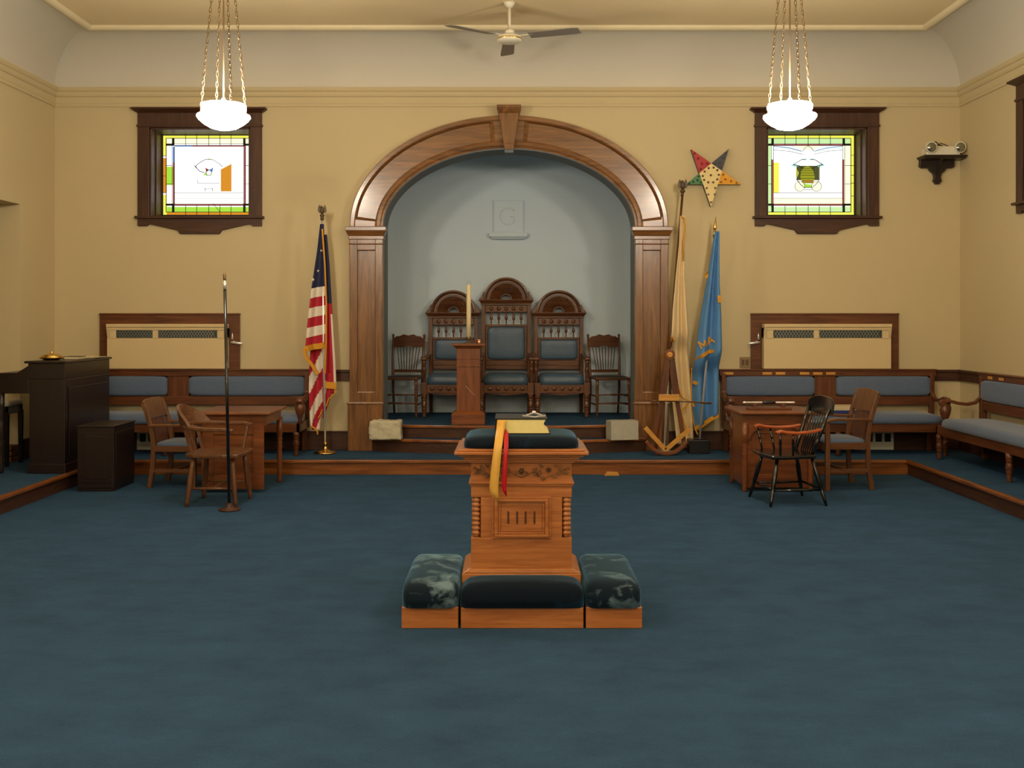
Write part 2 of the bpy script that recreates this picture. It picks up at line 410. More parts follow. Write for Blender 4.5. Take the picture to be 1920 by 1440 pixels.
def rect_sweep(prof, m=0, smooth=False):
    mb = MB(); n = len(prof)
    for k in range(4):
        vs = []
        for o, z in prof:
            c = [(XL + o, YF + o), (XR - o, YF + o), (XR - o, YB - o), (XL + o, YB - o)]
            a, b = c[k], c[(k + 1) % 4]
            vs += [(a[0], a[1], z), (b[0], b[1], z)]
        mb.add(vs, [(2 * i, 2 * i + 1, 2 * i + 3, 2 * i + 2) for i in range(n - 1)], m, smooth)
    return mb
CVW, CVZ = 0.57, 4.03
struct('ceiling_cove', rect_sweep([(CVW * (1 - cos(R(a))), CVZ + (ZC - CVZ) * sin(R(a))) for a in range(0, 91, 6)], smooth=True), M_COVE)
struct('ceiling', MB().add([(XL + .5, YF + .5, ZC), (XR - .5, YF + .5, ZC), (XR - .5, YB - .5, ZC), (XL + .5, YB - .5, ZC)], [(0, 1, 2, 3)]), M_CEIL)
struct('trim_1', rect_sweep([(0, 3.835), (.014, 3.835), (.018, 3.85), (.014, 3.865), (.02, 3.875), (.02, 3.935), (.035, 3.945), (.045, 3.965), (.045, 3.985), (.062, 4.0), (.07, 4.02), (.07, 4.035), (0, 4.035)]), M_WALL)
struct('trim_2', rect_sweep([(CVW - .03, ZC - .001)] + [(CVW + .035 - .045 * cos(R(a)), ZC - .045 * sin(R(a))) for a in range(0, 181, 20)], smooth=True), M_TRIM)

# platform (carpeted) with oak riser and nosing
pm = MB()
pm.box(XL, EX0 - .02, YF, EY + .02, 0, PLAT); pm.box(EX1 + .02, XR, YF, EY + .02, 0, PLAT); pm.box(XL, XR, EY + .02, YB, 0, PLAT)
pm.box(NX, XL, NY0, NY1, 0, PLAT)
plat = struct('platform', pm, M_CARPET)
struct('riser', MB().box(EX0 - .02, EX1 + .02, EY, EY + .025, 0, .116), STEP['x'], .003, plat)
struct('nosing', MB().box(EX0 - .02, EX1 + .02, EY - .022, EY + .03, .114, .146), STEP['x'], .008, plat)
for x, s in ((EX0, -1), (EX1, 1)):
    struct('riser', MB().box(min(x, x + s * .025), max(x, x + s * .025), YF, EY + .02, 0, .116), WIN['y'], .003, plat)
    struct('nosing', MB().box(min(x - s * .022, x + s * .03), max(x - s * .022, x + s * .03), YF, EY + .03, .114, .146), STEP['y'], .008, plat)
# two bowed steps up to the alcove
def bow(y0, k, hw, n=20): return [(ACX + hw * (2 * i / n - 1), y0 + k * (2 * i / n - 1) ** 2) for i in range(n + 1)]
def step(name, front, back, z0, z1, topw):
    mb = MB().prism(front + back, z0, z1 - .004, 'xy')
    s = struct(name, mb, M_CARPET)
    nz = MB().sweepbar([(x, y, z1 - .012) for x, y in front], .05, .03)
    struct('nosing', nz, STEP['x'], .006, s)
    r = MB()
    for (x0, y0), (x1, y1) in zip(front, front[1:]):
        r.add([(x0, y0 - .006, z0), (x1, y1 - .006, z0), (x1, y1 - .006, z1 - .02), (x0, y0 - .006, z1 - .02)], [(0, 1, 2, 3)], 0, True)
    struct('riser', r, WIN['x'], 0, s)
    return s
hw1 = 1.46
f1 = bow(11.12, .26, hw1)
step('step', f1, [(ACX + hw1, 11.385), (ai1 - .01, 11.385), (ai1 - .01, 11.9), (ai0 + .01, 11.9), (ai0 + .01, 11.385), (ACX - hw1, 11.385)], PLAT, .28, False)
hw2 = 1.34
f2 = bow(11.34, .17, hw2)
step('step', f2, [(ACX + hw2, 11.9), (ACX + AHW, 11.9), (ACX + AHW, 13.0), (ACX - AHW, 13.0), (ACX - AHW, 11.9), (ACX - hw2, 11.9)], .28, DAIS, True)

# chair rail and baseboards
PIL0, PIL1 = ACX - ARX, ACX + ARX
cr_ = MB()
def rail(x0, x1): cr_.box(x0, x1, YB - .03, YB, .885, 1.0); cr_.box(x0, x1, YB - .045, YB, .975, 1.004)
rail(XL, PIL0 - .005); rail(PIL1 + .005, XR)
cr_.box(XR - .03, XR, YF, YB, .885, 1.0); cr_.box(XR - .045, XR, YF, YB, .975, 1.004)
cr_.box(XL, XL + .03, NY1, YB, .885, 1.0)
cr_.box(NX, XL, NY1 - .03, NY1, .82, 1.01)
struct('trim_3', cr_, WIN['x'], .004)
def base(name, *bx):
    mb = MB()
    for b in bx: mb.box(*b)
    struct(name, mb, WIN['x'], .005)
base('baseboard_back', (XL, PIL0 - .01, YB - .03, YB, PLAT, .33), (XL, PIL0 - .01, YB - .04, YB, .325, .345), (PIL1 + .01, XR, YB - .03, YB, PLAT, .33), (PIL1 + .01, XR, YB - .04, YB, .325, .345))
base('baseboard_right', (XR - .03, XR, YF, YB - .04, PLAT, .34))
base('baseboard_left', (XL, XL + .03, NY1 + .001, YB - .04, PLAT, .34), (NX, XL + .01, NY1 - .03, NY1, PLAT, .21), (XL, XL + .03, YF, NY0, PLAT, .34))

# ------------------------------------------------------------------ windows
def gl(name, c, s): return emit('glass_' + name, c, s)
G_WHITE = gl('white', (1, 1, .96, 1), 1.3); G_YEL = gl('yellow', (.92, .90, .10, 1), 1.0); G_GRN = gl('pale_green', (.62, .92, .42, 1), .95)
G_LIME = gl('lime', (.42, .82, .06, 1), .9); G_ORG = gl('amber', (.85, .33, .02, 1), .8); G_RED = gl('red', (.42, .03, .03, 1), .6)
G_CRM = gl('cream', (.98, .95, .62, 1), 1.25); G_OLV = gl('olive', (.40, .42, .02, 1), .75); G_DOLV = gl('dark_olive', (.10, .12, .03, 1), .6)
G_TEAL = gl('teal', (.45, .85, .80, 1), .9); G_BLU = gl('blue', (.08, .25, .75, 1), .8); G_BRN = gl('brown', (.48, .26, .03, 1), .7); G_PBL = gl('pale_blue', (.72, .88, 1, 1), 1.2)
GM = [G_WHITE, G_YEL, G_GRN, G_LIME, G_ORG, G_RED, G_CRM, G_OLV, G_DOLV, G_TEAL, G_BLU, G_BRN, G_PBL]
(iW, iY, iG, iL, iO, iR, iC, iV, iD, iT, iB, iN, iP) = range(13)
GW, GH, GZ = 1.025, .885, 2.70
def window(n, loc, rz, kind, label):
    r = bpy.data.objects.new('window_%d' % n, None); COL.objects.link(r); r.location = loc; r.rotation_euler = (0, 0, rz)
    r['kind'] = 'structure'; r['label'] = label
    ow = .667
    f = MB()
    for s in (-1, 1):
        f.box(min(s * WHW, s * ow), max(s * WHW, s * ow), -.035, 0, WZ0 - .02, WZ1 + .02)
        f.box(min(s * WHW, s * (WHW - .02)), max(s * WHW, s * (WHW - .02)), -.02, .36, WZ0, WZ1)
        f.box(min(s * (WHW - .035), s * (WHW - .019)), max(s * (WHW - .035), s * (WHW - .019)), .11, .14, WZ0, WZ1)
    f.box(-ow, ow, -.035, 0, WZ1, 3.79); f.box(-WHW, WHW, -.02, .36, WZ1 - .02, WZ1)
    f.box(-ow - .01, ow + .01, -.045, 0, 3.615, 3.64)
    build('casing', f, WIN['z'], r, .004)
    c = MB(); c.taper((-ow, ow, -.04, 0, 3.765), (-ow - .055, ow + .055, -.10, 0, 3.80)); c.box(-ow - .055, ow + .055, -.10, 0, 3.80, 3.815)
    build('head_cornice', c, WIN['x'], r, .003)
    sl = MB().box(-ow - .025, ow + .025, -.07, 0, 2.63, 2.655); sl.box(-WHW, WHW, -.02, .36, 2.635, 2.66)
    build('sill', sl, WIN['x'], r, .004)
    ap = [(-ow, 2.632), (-ow, 2.55), (-.565, 2.55), (-.55, 2.568), (-.52, 2.568), (-.24, 2.505), (-.2125, 2.466), (.2125, 2.466), (.24, 2.505), (.52, 2.568), (.55, 2.568), (.565, 2.55), (ow, 2.55), (ow, 2.632)]
    build('apron', MB().prism(ap, -.035, 0, 'xz'), WIN['x'], r, .004)
    y = .345
    sh = MB(); x1, z0, z1 = GW / 2, GZ, GZ + GH
    sh.box(-WHW + .018, -x1, .33, .36, WZ0, WZ1); sh.box(x1, WHW - .018, .33, .36, WZ0, WZ1); sh.box(-x1, x1, .33, .36, WZ0 + .004, z0); sh.box(-x1, x1, .33, .36, z1, WZ1 - .018)
    build('sash', sh, WIN['x'], r, .003)
    g = MB(); ld = MB(); lay = [0]
    def U(u): return (u - .5) * GW
    def V(v): return GZ + v * GH
    def poly(pts, m):
        lay[0] += 1; yy = y - .0004 * lay[0]
        g.add([(U(a), yy, V(b)) for a, b in pts], [list(range(len(pts)))], m)
    def rect(u0, u1, v0, v1, m): poly([(u0, v0), (u1, v0), (u1, v1), (u0, v1)], m)
    def line(pts, w=.007, m=0):
        for a, b in zip(pts, pts[1:]):
            ld.bar((U(a[0]), y - .028, V(a[1])), (U(b[0]), y - .028, V(b[1])), w, .006, m, up=(0, 1, 0))
    rect(0, 1, 0, 1, iW)
    b1, b2, b3 = .038, .105, .126
    if kind == 'hive':
        for a, b, m in ((0, .26, iY), (.26, .5, iY), (.5, .75, iG), (.75, 1, iY)):
            rect(0, b1, a, b, iY); rect(1 - b1, 1, a, b, iY if a != .25 else iC); rect(a, b, 1 - b1, 1, iY); rect(a, b, 0, b1, iY)
        rect(b1, 1 - b1, 1 - b2, 1 - b1, iG); rect(b1, b2, b1, 1 - b2, iG); rect(1 - b2, 1 - b1, b1, 1 - b2, iC); rect(b1, 1 - b1, b1, b2, iG)
        rect(b2, b3, .1, .7, iR); rect(1 - b3, 1 - b2, .1, .7, iR); rect(b1, 1 - b1, .874, .892, iR); rect(b1, 1 - b1, .122, .140, iR)
        rect(b3, .19, .28, .66, iY); rect(b3, 1 - b3, .14, .21, iC); rect(.37, .66, .82, .874, iC)
        poly([(b3, .874), (.36, .874), (.45, .80), (.40, .80), (.2, .83), (b3, .82)], iP); poly([(1 - b3, .874), (.64, .874), (.55, .80), (.60, .80), (.8, .83), (1 - b3, .82)], iP)
        rect(.375, .62, .44, .62, iD); poly([(.38, .44), (.40, .53), (.375, .62), (.37, .5)], iY)
        hv = [(.42, .48), (.43, .56), (.46, .60), (.495, .62), (.53, .60), (.56, .56), (.575, .48), (.56, .40), (.44, .40)]
        poly(hv, iV); poly([(.43, .44), (.565, .44), (.55, .40), (.44, .42)], iN); poly([(.44, .40), (.56, .38), (.53, .345), (.46, .345)], iL)
        for v in (.46, .50, .53, .56, .585): line([(.425, v), (.57, v)], .004)
        for s in (-1, 1):
            poly([(.5 + s * .12, .60), (.5 + s * .19, .625), (.5 + s * .15, .65), (.5 + s * .1, .62)], iT); poly([(.5 + s * .02, .70), (.5 + s * .10, .72), (.5 + s * .03, .685)], iT)
            line([(.5 + s * .02, .70), (.5 + s * .08, .69), (.5 + s * .16, .63), (.5 + s * .10, .62), (.5 + s * .06, .59)], .006)
            line([(.5 + s * .12, .62), (.5 + s * .12, .44), (.5 + s * .08, .38), (.5 + s * .04, .345)], .006)
            cc = [(.5 + s * (.09 + .055 * cos(a)), .36 + .065 * sin(a)) for a in [2 * pi * i / 10 for i in range(11)]]
            poly(cc[:-1], iC); line(cc, .004)
            line([(.5 + s * .07, .80), (.5 + s * .2, .84), (.5 + s * .37, .865)], .005); line([(.5 + s * .06, .76), (.5 + s * .2, .80), (.5 + s * .37, .815)], .004)
        line([(.44, .80), (.47, .85), (.5, .865), (.53, .85), (.56, .80)], .005); line([(.46, .345), (.54, .345)], .006); line([(.46, .32), (.54, .32)], .004)
        cu, cv = [.25, .37, .5, .62, .74], [.24, .4, .5, .62, .75]
        for v in (.28, .21): line([(b3, v), (1 - b3, v)], .004)
    else:
        for a, b, m, m2 in ((0, .26, iY, iY), (.28, .49, iO, iO), (.49, .72, iO, iY), (.74, 1, iY, iO)):
            rect(0, b1, a, b, m); rect(1 - b1, 1, a, b, m2)
        rect(0, 1, 1 - b1, 1, iY); rect(b1, 1 - b1, 0, b1, iO)
        rect(b1, 1 - b1, 1 - b2, 1 - b1, iC); rect(b1, 1 - b1, b1, b2, iL); rect(b1, b2, .38, .61, iL)
        rect(b2, b3, .12, .66, iR); rect(b2, b3, .66, .86, iB); rect(1 - b3, 1 - b2, .12, .88, iR); rect(b3, 1 - b3, .862, .88, iR); rect(b1, 1 - b1, .122, .140, iR); rect(b3, .32, .862, .878, iB)
        poly([(.625, .30), (.74, .30), (.74, .645), (.625, .575)], iO)
        R5 = [(.5 + .075 * sin(2 * pi * i / 5 + pi), .53 + .085 * cos(2 * pi * i / 5 + pi)) for i in range(5)]
        inn = [(.5 + .034 * sin(2 * pi * (i + .5) / 5 + pi), .53 + .038 * cos(2 * pi * (i + .5) / 5 + pi)) for i in range(5)]
        for i, m in enumerate((iW, iL, iR, iB, iC)): poly([inn[i - 1], R5[i], inn[i]], m)
        line(inn + [inn[0]], .005)
        for s in (-1, 1): line([(.5 + s * .15, .6), (.5 + s * .12, .64), (.5 + s * .05, .69), (.5, .70)], .005)
        line([(.345, .62), (.40, .55), (.455, .53)], .007); poly([(.34, .625), (.37, .60), (.36, .58)], iT); poly([(.47, .705), (.53, .705), (.5, .69)], iL)
        for v in (.28, .21): line([(b3, v), (1 - b3, v)], .003)
        line([(.46, .33), (.54, .33)], .004); line([(.46, .34), (.46, .30)], .004); line([(.54, .34), (.54, .30)], .004); line([(.38, .44), (.38, .40), (.62, .40)], .003)
        line([(.55, .14), (.62, .04)], .004)
        cu, cv = [.25, .37, .5, .62, .74], [.28, .49, .74]
    line([(0, 0), (1, 0), (1, 1), (0, 1), (0, 0)], .008)
    line([(b1, b1), (1 - b1, b1), (1 - b1, 1 - b1), (b1, 1 - b1), (b1, b1)], .006)
    for u in (b2 + .0105, 1 - b2 - .0105):
        line([(u - .011, b1), (u - .011, 1 - b1)], .004); line([(u + .011, b1), (u + .011, 1 - b1)], .004)
        line([(u, b1), (u, .122)], .016); line([(u, .89), (u, 1 - b1)], .016)
    for v in (.131, .882):
        line([(b1, v - .011), (1 - b1, v - .011)], .004); line([(b1, v + .011), (1 - b1, v + .011)], .004)
        line([(b1, v), (b3, v)], .016); line([(1 - b3, v), (1 - b1, v)], .016)
    for u in cu:
        line([(u, 0), (u, b3)], .005); line([(u, 1 - b3), (u, 1)], .005)
    for v in cv:
        line([(0, v), (b1, v)], .005); line([(1 - b1, v), (1, v)], .005)
    for v in (.39, .62): line([(b1, v), (b2, v)], .005); line([(1 - b2, v), (1 - b1, v)], .005)
    gp = build('stained_glass', g, GM, r)
    build('lead_came', ld, M_LEAD, gp)
    return r
window(1, (WLX, YB, 0), 0, 'star', 'stained glass window left of the arch with an orange pane in its white field')
window(2, (WRX, YB, 0), 0, 'hive', 'stained glass window right of the arch showing a yellow beehive')
window(3, (XR, W3Y, 0), -pi / 2, 'hive', 'dark framed window on the right wall, mostly cut off by the edge')

# ------------------------------------------------------------------ archway
A = thing('archway', 'large varnished oak arch with paneled pilasters and keystone framing the blue alcove', 'archway', (ACX, YB, PLAT))
for s in (-1, 1):
    x0, x1 = sorted((ACX + s * ARX, ACX + s * (ARX - AW - .003)))
    p = MB(); p.box(x0 + .004, x1 - .004, YB - .045, YB + .0, .60, 2.45)
    p.box(x0, x0 + .085, YB - .085, YB - .04, .65, 2.46); p.box(x1 - .085, x1, YB - .085, YB - .04, .65, 2.46)
    p.box(x0 + .08, x1 - .08, YB - .083, YB - .04, 2.285, 2.455); p.box(x0 + .08, x1 - .08, YB - .083, YB - .04, .65, .77)
    p.box(x0 - .008, x1 + .008, YB - .10, YB, 2.345, 2.36)
    pl = build('pilaster', p, OAK['z'], A, .007, True)
    build('plinth', MB().box(x0 - .015, x1 + .0, YB - .115, YB, PLAT, .64).box(x0 - .025, x1 + .012, YB - .125, YB, .635, .66), OAK['z'], A, .006, True)
    c = MB(); c.box(x0 - .011, x1 + .011, YB - .099, YB, 2.40, 2.441); c.taper((x0 - .012, x1 + .012, YB - .10, YB, 2.44), (x0 - .035, x1 + .035, YB - .135, YB, 2.49)); c.box(x0 - .04, x1 + .04, YB - .145, YB, 2.49, 2.535)
    build('capital', c, OAK['x'], A, .006, True)
band = MB(); NT = 96
for i in range(NT + 1):
    t = pi * i / NT; deg = 180 * i / NT
    rd = .048 if (5 < deg < 83 or 97 < deg < 175) else .085
    prof = [(0, 0), (0, .07), (.012, .095), (.05, .095), (.062, .085), (.075, rd), (.27, rd), (.283, .088), (.295, .094), (.325, .088), (.34, .078), (AW, .075), (AW, 0)]
    vs = []
    for o, d in prof:
        x, z = arch_pt(t, o); vs.append((x, YB - d, z))
    n = len(prof); k = len(band.v); band.v += vs
    if i:
        for j in range(n - 1):
            band.f.append([k - n + j, k - n + j + 1, k + j + 1, k + j]); band.m.append(0); band.s.append(False)
build('arch_band', band, OAK['x'], A, 0, True)
k = MB(); k.prism([(ACX - .112, 3.78), (ACX - .05, 3.37), (ACX + .05, 3.37), (ACX + .112, 3.78)], YB - .16, YB, 'xz'); k.prism([(ACX - .04, 3.42), (ACX + .04, 3.42), (ACX + .05, 3.35), (ACX - .05, 3.35)], YB - .17, YB + .05, 'xz')
k.box(ACX - .13, ACX + .13, YB - .19, YB, 3.79, 3.825); k.taper((ACX - .112, ACX + .112, YB - .165, YB, 3.74), (ACX - .13, ACX + .13, YB - .19, YB, 3.79))
build('keystone', k, OAK['z'], A, .006, True)

# ------------------------------------------------------------------ radiator covers let into the back wall
def radiator(x0, x1, side, label):
    r = thing('radiator_cover', label, 'radiator cover', ((x0 + x1) / 2, YB, 1.0), group='wood framed radiator covers')
    f = MB(); zt = 1.607
    f.box(x0, x1, YB - .035, YB, zt - .11, zt); f.box(x0, x0 + .11, YB - .035, YB, 1.004, zt - .1); f.box(x1 - .11, x1, YB - .035, YB, 1.004, zt - .1)
    f.box(x0 - .004, x1 + .004, YB - .045, YB, zt - .015, zt + .005)
    build('frame', f, WIN['x'] if False else BEN['x'], r, .005, True)
    a, b = x0 + .115, x1 - .115; yf = YB - .15
    c = MB(); c.box(a, b, yf + .02, YB, 1.018, 1.345); c.box(a, b, yf + .03, YB, 1.345, 1.455); c.box(a, b, yf - .01, YB, 1.462, 1.497)
    c.box(a, b, yf + .005, yf + .05, 1.43, 1.462)
    for p in (a, b - .03): c.prism([(yf - .005, 1.46), (yf + .03, 1.33), (YB - .02, 1.33), (YB - .02, 1.46)], p, p + .03, 'yz')
    xm = (a + b) / 2 - .12
    c.box(a + .03, a + .1, yf + .012, yf + .05, 1.34, 1.43); c.box(b - .1, b - .03, yf + .012, yf + .05, 1.34, 1.43); c.box(xm - .03, xm + .03, yf + .012, yf + .05, 1.34, 1.43)
    build('case', c, M_CREAM, r, .004, True)
    g = MB(); g.box(a + .09, b - .09, yf + .02, yf + .032, 1.35, 1.432)
    gg = build('grille', g, M_MESH, r, 0, True)
    w = MB(); n = 34
    for i in range(n):
        xa = a + .1 + (b - a - .24) * i / n
        w.bar((xa, yf + .017, 1.352), (xa + .05, yf + .017, 1.43), .004, .003); w.bar((xa + .05, yf + .016, 1.352), (xa, yf + .016, 1.43), .004, .003)
    build('wire_mesh', w, M_STEEL, gg, 0, True)
    sx = x1 - .055 if side > 0 else x0 + .055
    h = MB(); h.spin((sx, YB - .03, 1.30), (sx, YB - .08, 1.30), [(0, .014), (1, .014)]); h.spin((sx - side * .03, YB - .08, 1.30), (sx + side * .10, YB - .08, 1.285), [(0, .008), (.5, .014), (.9, .012), (1, .004)])
    h.spin((sx - side * .02, YB - .05, 1.33), (sx - side * .02, YB - .05, 1.40), [(0, .012), (.6, .009), (1, .003)])
    build('latch', h, M_CHROME, r, 0, True)
radiator(-4.433, -2.927, 1, 'wood framed radiator cover low on the wall under the orange paned window')
radiator(2.57, 4.158, -1, 'wood framed radiator cover low on the wall under the beehive window')
# ================================================================== ALTAR
AX, AYF = 0.049, 5.56
al = thing('altar', 'carved oak altar with a fluted front panel in the middle of the carpet', 'altar', (AX, AYF + .2, 0))
def B(x0, x1, y0, y1, z0, z1): return (x0, x1, y0 - .2, y1 - .2, z0, z1)
m_ = MB(); m_.box(-.31, .31, -.21, .21, 0, .225); m_.taper((-.31, .31, -.21, .21, .225), (-.268, .268, -.205, .205, .25))
build('base', m_, ALT['x'], al, .005)
hw = .2625
m_ = MB(); m_.box(-hw + .05, hw - .05, -.2, .2, .41, .62); m_.box(-hw, hw, -.2, .2, .25, .41); m_.box(-hw, hw, -.2, .2, .62, .69); m_.box(-hw + .004, hw - .004, -.155, .155, .405, .625)
build('body', m_, ALT['x'], al, .003)
for s in (-1, 1):
    for y in (-.176, .176):
        pr = [(.012, .411), (.02, .416)]
        for i in range(8):
            z = .42 + i * .0245; pr += [(.014, z), (.0235, z + .006), (.0235, z + .017), (.014, z + .0235)]
        build('ringed_column', MB().lathe(pr + [(.02, .618), (.012, .6195)], s * (hw - .026), y, 16), ALT['z'], al)
m_ = MB(); y = -.2
for a, b, d in ((.155, .142, .012), (.142, .122, .022), (.122, .108, .010)):
    zc, k_ = .515, .70
    for (x0, x1, z0, z1) in ((-a, a, zc + b * k_, zc + a * k_), (-a, a, zc - a * k_, zc - b * k_), (-a, -b, zc - b * k_, zc + b * k_), (b, a, zc - b * k_, zc + b * k_)):
        m_.box(x0, x1, y - d, y + .01, z0, z1)
build('panel_frame', m_, ALT['x'], al, .003)
m_ = MB().box(-.108, .108, y - .006, y + .01, .515 - .075, .515 + .075)
pn = build('panel', m_, ALT['x'], al, .003)
for x in (-.068, -.022, .022, .068):
    build('flute', MB().prism([(x - .005, .487), (x, .480), (x + .005, .487), (x + .005, .545), (x, .552), (x - .005, .545)], y - .0085, y - .004, 'xz'), WAL['z'], pn)
# frieze with carved flowers
m_ = MB().box(-hw, hw, -.2, .2, .70, .80); m_.box(-hw - .012, hw + .012, -.212, .212, .688, .702); m_.box(-hw - .006, hw + .006, -.206, .206, .678, .69)
fr = build('frieze', m_, ALT['x'], al, .003)
m_ = MB(); yc = y - .001
def leaf(cx, cz, L, a, w=.3):
    ca, sa = cos(a), sin(a); pts = []
    for t, s_ in ((0, 0), (.3, w), (.6, w * .9), (1, 0), (.6, -w * .9), (.3, -w)):
        pts.append((cx + L * (t * ca - s_ * sa), cz + L * (t * sa + s_ * ca)))
    m_.prism(pts, yc - .008, yc + .002, 'xz')
for fx, fz, fr_ in ((.0, .757, .022), (.142, .765, .017), (-.142, .765, .017)):
    for i in range(10): leaf(fx, fz, fr_, i * pi / 5, .22)
    m_.spin((fx, yc, fz), (fx, yc - .009, fz), [(0, fr_ * .62), (.6, fr_ * .55), (1, fr_ * .2)])
for s in (-1, 1):
    m_.tube([(s * x, yc, z) for x, z in ((0, .722), (.035, .738), (.06, .752), (.085, .73), (.12, .722), (.16, .735), (.2, .755), (.235, .77))], .0025, 6)
    for x, z, L, a in ((.06, .752, .035, .9), (.062, .748, .03, -.5), (.085, .73, .04, 1.2), (.1, .724, .03, -.4), (.16, .735, .03, -.3), (.18, .745, .035, .2), (.2, .757, .04, 1.3), (.215, .76, .035, -.5), (.23, .77, .025, .3), (.115, .775, .03, 2.4), (.03, .735, .022, 1.7), (.17, .78, .025, .6)):
        leaf(s * x, z, L, a if s > 0 else pi - a)
build('carved_flowers', m_, OAK['z'], fr)
m_ = MB()
for a, d, z0, z1 in ((.275, .212, .80, .812), (.290, .225, .812, .822), (.302, .236, .822, .836), (.322, .255, .836, .848), (.347, .275, .848, .866), (.33, .262, .866, .878)):
    m_.box(-a, a, -d, d, z0, z1)
build('crown', m_, ALT['x'], al, .007, seg=4)
build('cushion', MB().pillow(-.302, .302, -.24, .24, .876, .945), M_VEL, al)

# kneelers
def kneeler(x0, x1, y0, y1, label, vel, ox=.004):
    t = thing('kneeler', label, 'kneeler', ((x0 + x1) / 2, (y0 + y1) / 2, 0), group='velvet kneelers round the altar')
    build('base', MB().box(x0, x1, y0, y1, 0, .106), ALT['x'], t, .004, True)
    build('cushion', MB().pillow(x0 - ox, x1 + ox, y0 - .02, y1 + .014, .106, .232), vel, t, 0, True)
kneeler(-.257, .358, 5.34, 5.53, 'wide velvet kneeler directly in front of the altar', M_VEL)
kneeler(-.553, -.269, 5.34, 6.08, 'velvet kneeler on the left side of the altar with worn pale patches', M_VEL2, .005)
kneeler(.370, .652, 5.34, 6.08, 'velvet kneeler on the right side of the altar', M_VEL3)

# book, ribbons and emblem
bk = thing('bible', 'thick gilt edged bible lying closed on the altar cushion with two ribbons hanging down', 'book', (.055, 5.75, .942))
bx0, bx1, by0, by1 = -.135, .135, -.135, .15
m_ = MB(); n = 10; pts = [(bx0 + .004, .007), (bx0 - .002, .045), (bx0 + .006, .078)]
pts += [(bx1 - .012 - .02 * sin(pi * i / n) + .018 * (1 - i / n), .007 + .071 * i / n) for i in range(n, -1, -1)]
m_.prism(pts, by0, by1, 'xz')
build('page_block', m_, M_GILT, bk)
m_ = MB(); m_.box(bx0 - .006, bx1 + .012, by0 - .006, by1 + .006, 0, .007); m_.box(bx0 - .004, bx1 - .004, by0 - .004, by1 + .006, .078, .085); m_.box(bx0 - .010, bx0 - .003, by0 - .004, by1 + .006, 0, .085)
build('cover', m_, M_BLACK, bk, .002)
def ribbon(name, pts, w0, mat, tip):
    mb = MB(); N = len(pts); vs = []
    for p, w_ in pts: vs += [(p[0] - w_ / 2, p[1], p[2]), (p[0] + w_ / 2, p[1], p[2])]
    a, b = vs[-2], vs[-1]
    mb.add(vs + [tip], [(2 * i, 2 * i + 1, 2 * i + 3, 2 * i + 2) for i in range(N - 1)] + [(2 * N - 2, 2 * N - 1, 2 * N)], 0, True)
    o = build(name, mb, mat, bk, 0, True)
    s = o.modifiers.new('thick', 'SOLIDIFY'); s.thickness = .0015
ribbon('ribbon', [((PX(941, 5.6), 5.608, 1.018), .05), ((PX(940, 5.6), 5.603, .995), .048), ((PX(937, 5.55), 5.55, .955), .042), ((PX(934, 5.46), 5.462, .90), .042), ((PX(932, 5.45), 5.452, .86), .042), ((PX(928, 5.45), 5.45, .76), .045), ((PX(926, 5.45), 5.452, .69), .045), ((PX(927, 5.45), 5.455, .655), .04)], .04, M_YRIB, (PX(935, 5.45), 5.455, .612))
ribbon('ribbon', [((PX(944, 5.6), 5.603, .975), .02), ((PX(949, 5.55), 5.56, .955), .024), ((PX(949, 5.46), 5.458, .90), .024), ((PX(948, 5.45), 5.448, .85), .022), ((PX(946, 5.45), 5.446, .74), .026), ((PX(945, 5.45), 5.45, .69), .024), ((PX(947, 5.45), 5.45, .665), .018)], .03, M_RRIB, (PX(950, 5.45), 5.45, .64))
sq = thing('square_and_compasses', 'shiny silver square and compasses lying on the closed bible', 'emblem', (.12, 5.75, 1.027))
m_ = MB(); m_.bar((-.06, -.06, .006), (.0, -.12, .006), .014, .006); m_.bar((.0, -.12, .006), (.055, -.055, .006), .014, .006)
build('square', m_, M_CHROME, sq, .001)
m_ = MB(); m_.bar((-.04, -.10, .0135), (.0, .06, .0135), .011, .006); m_.bar((.035, -.10, .0135), (.0, .06, .0135), .011, .006); m_.spin((0, .06, .009), (0, .06, .022), [(0, .012), (1, .01)])
build('compasses', m_, M_CHROME, sq, .001)

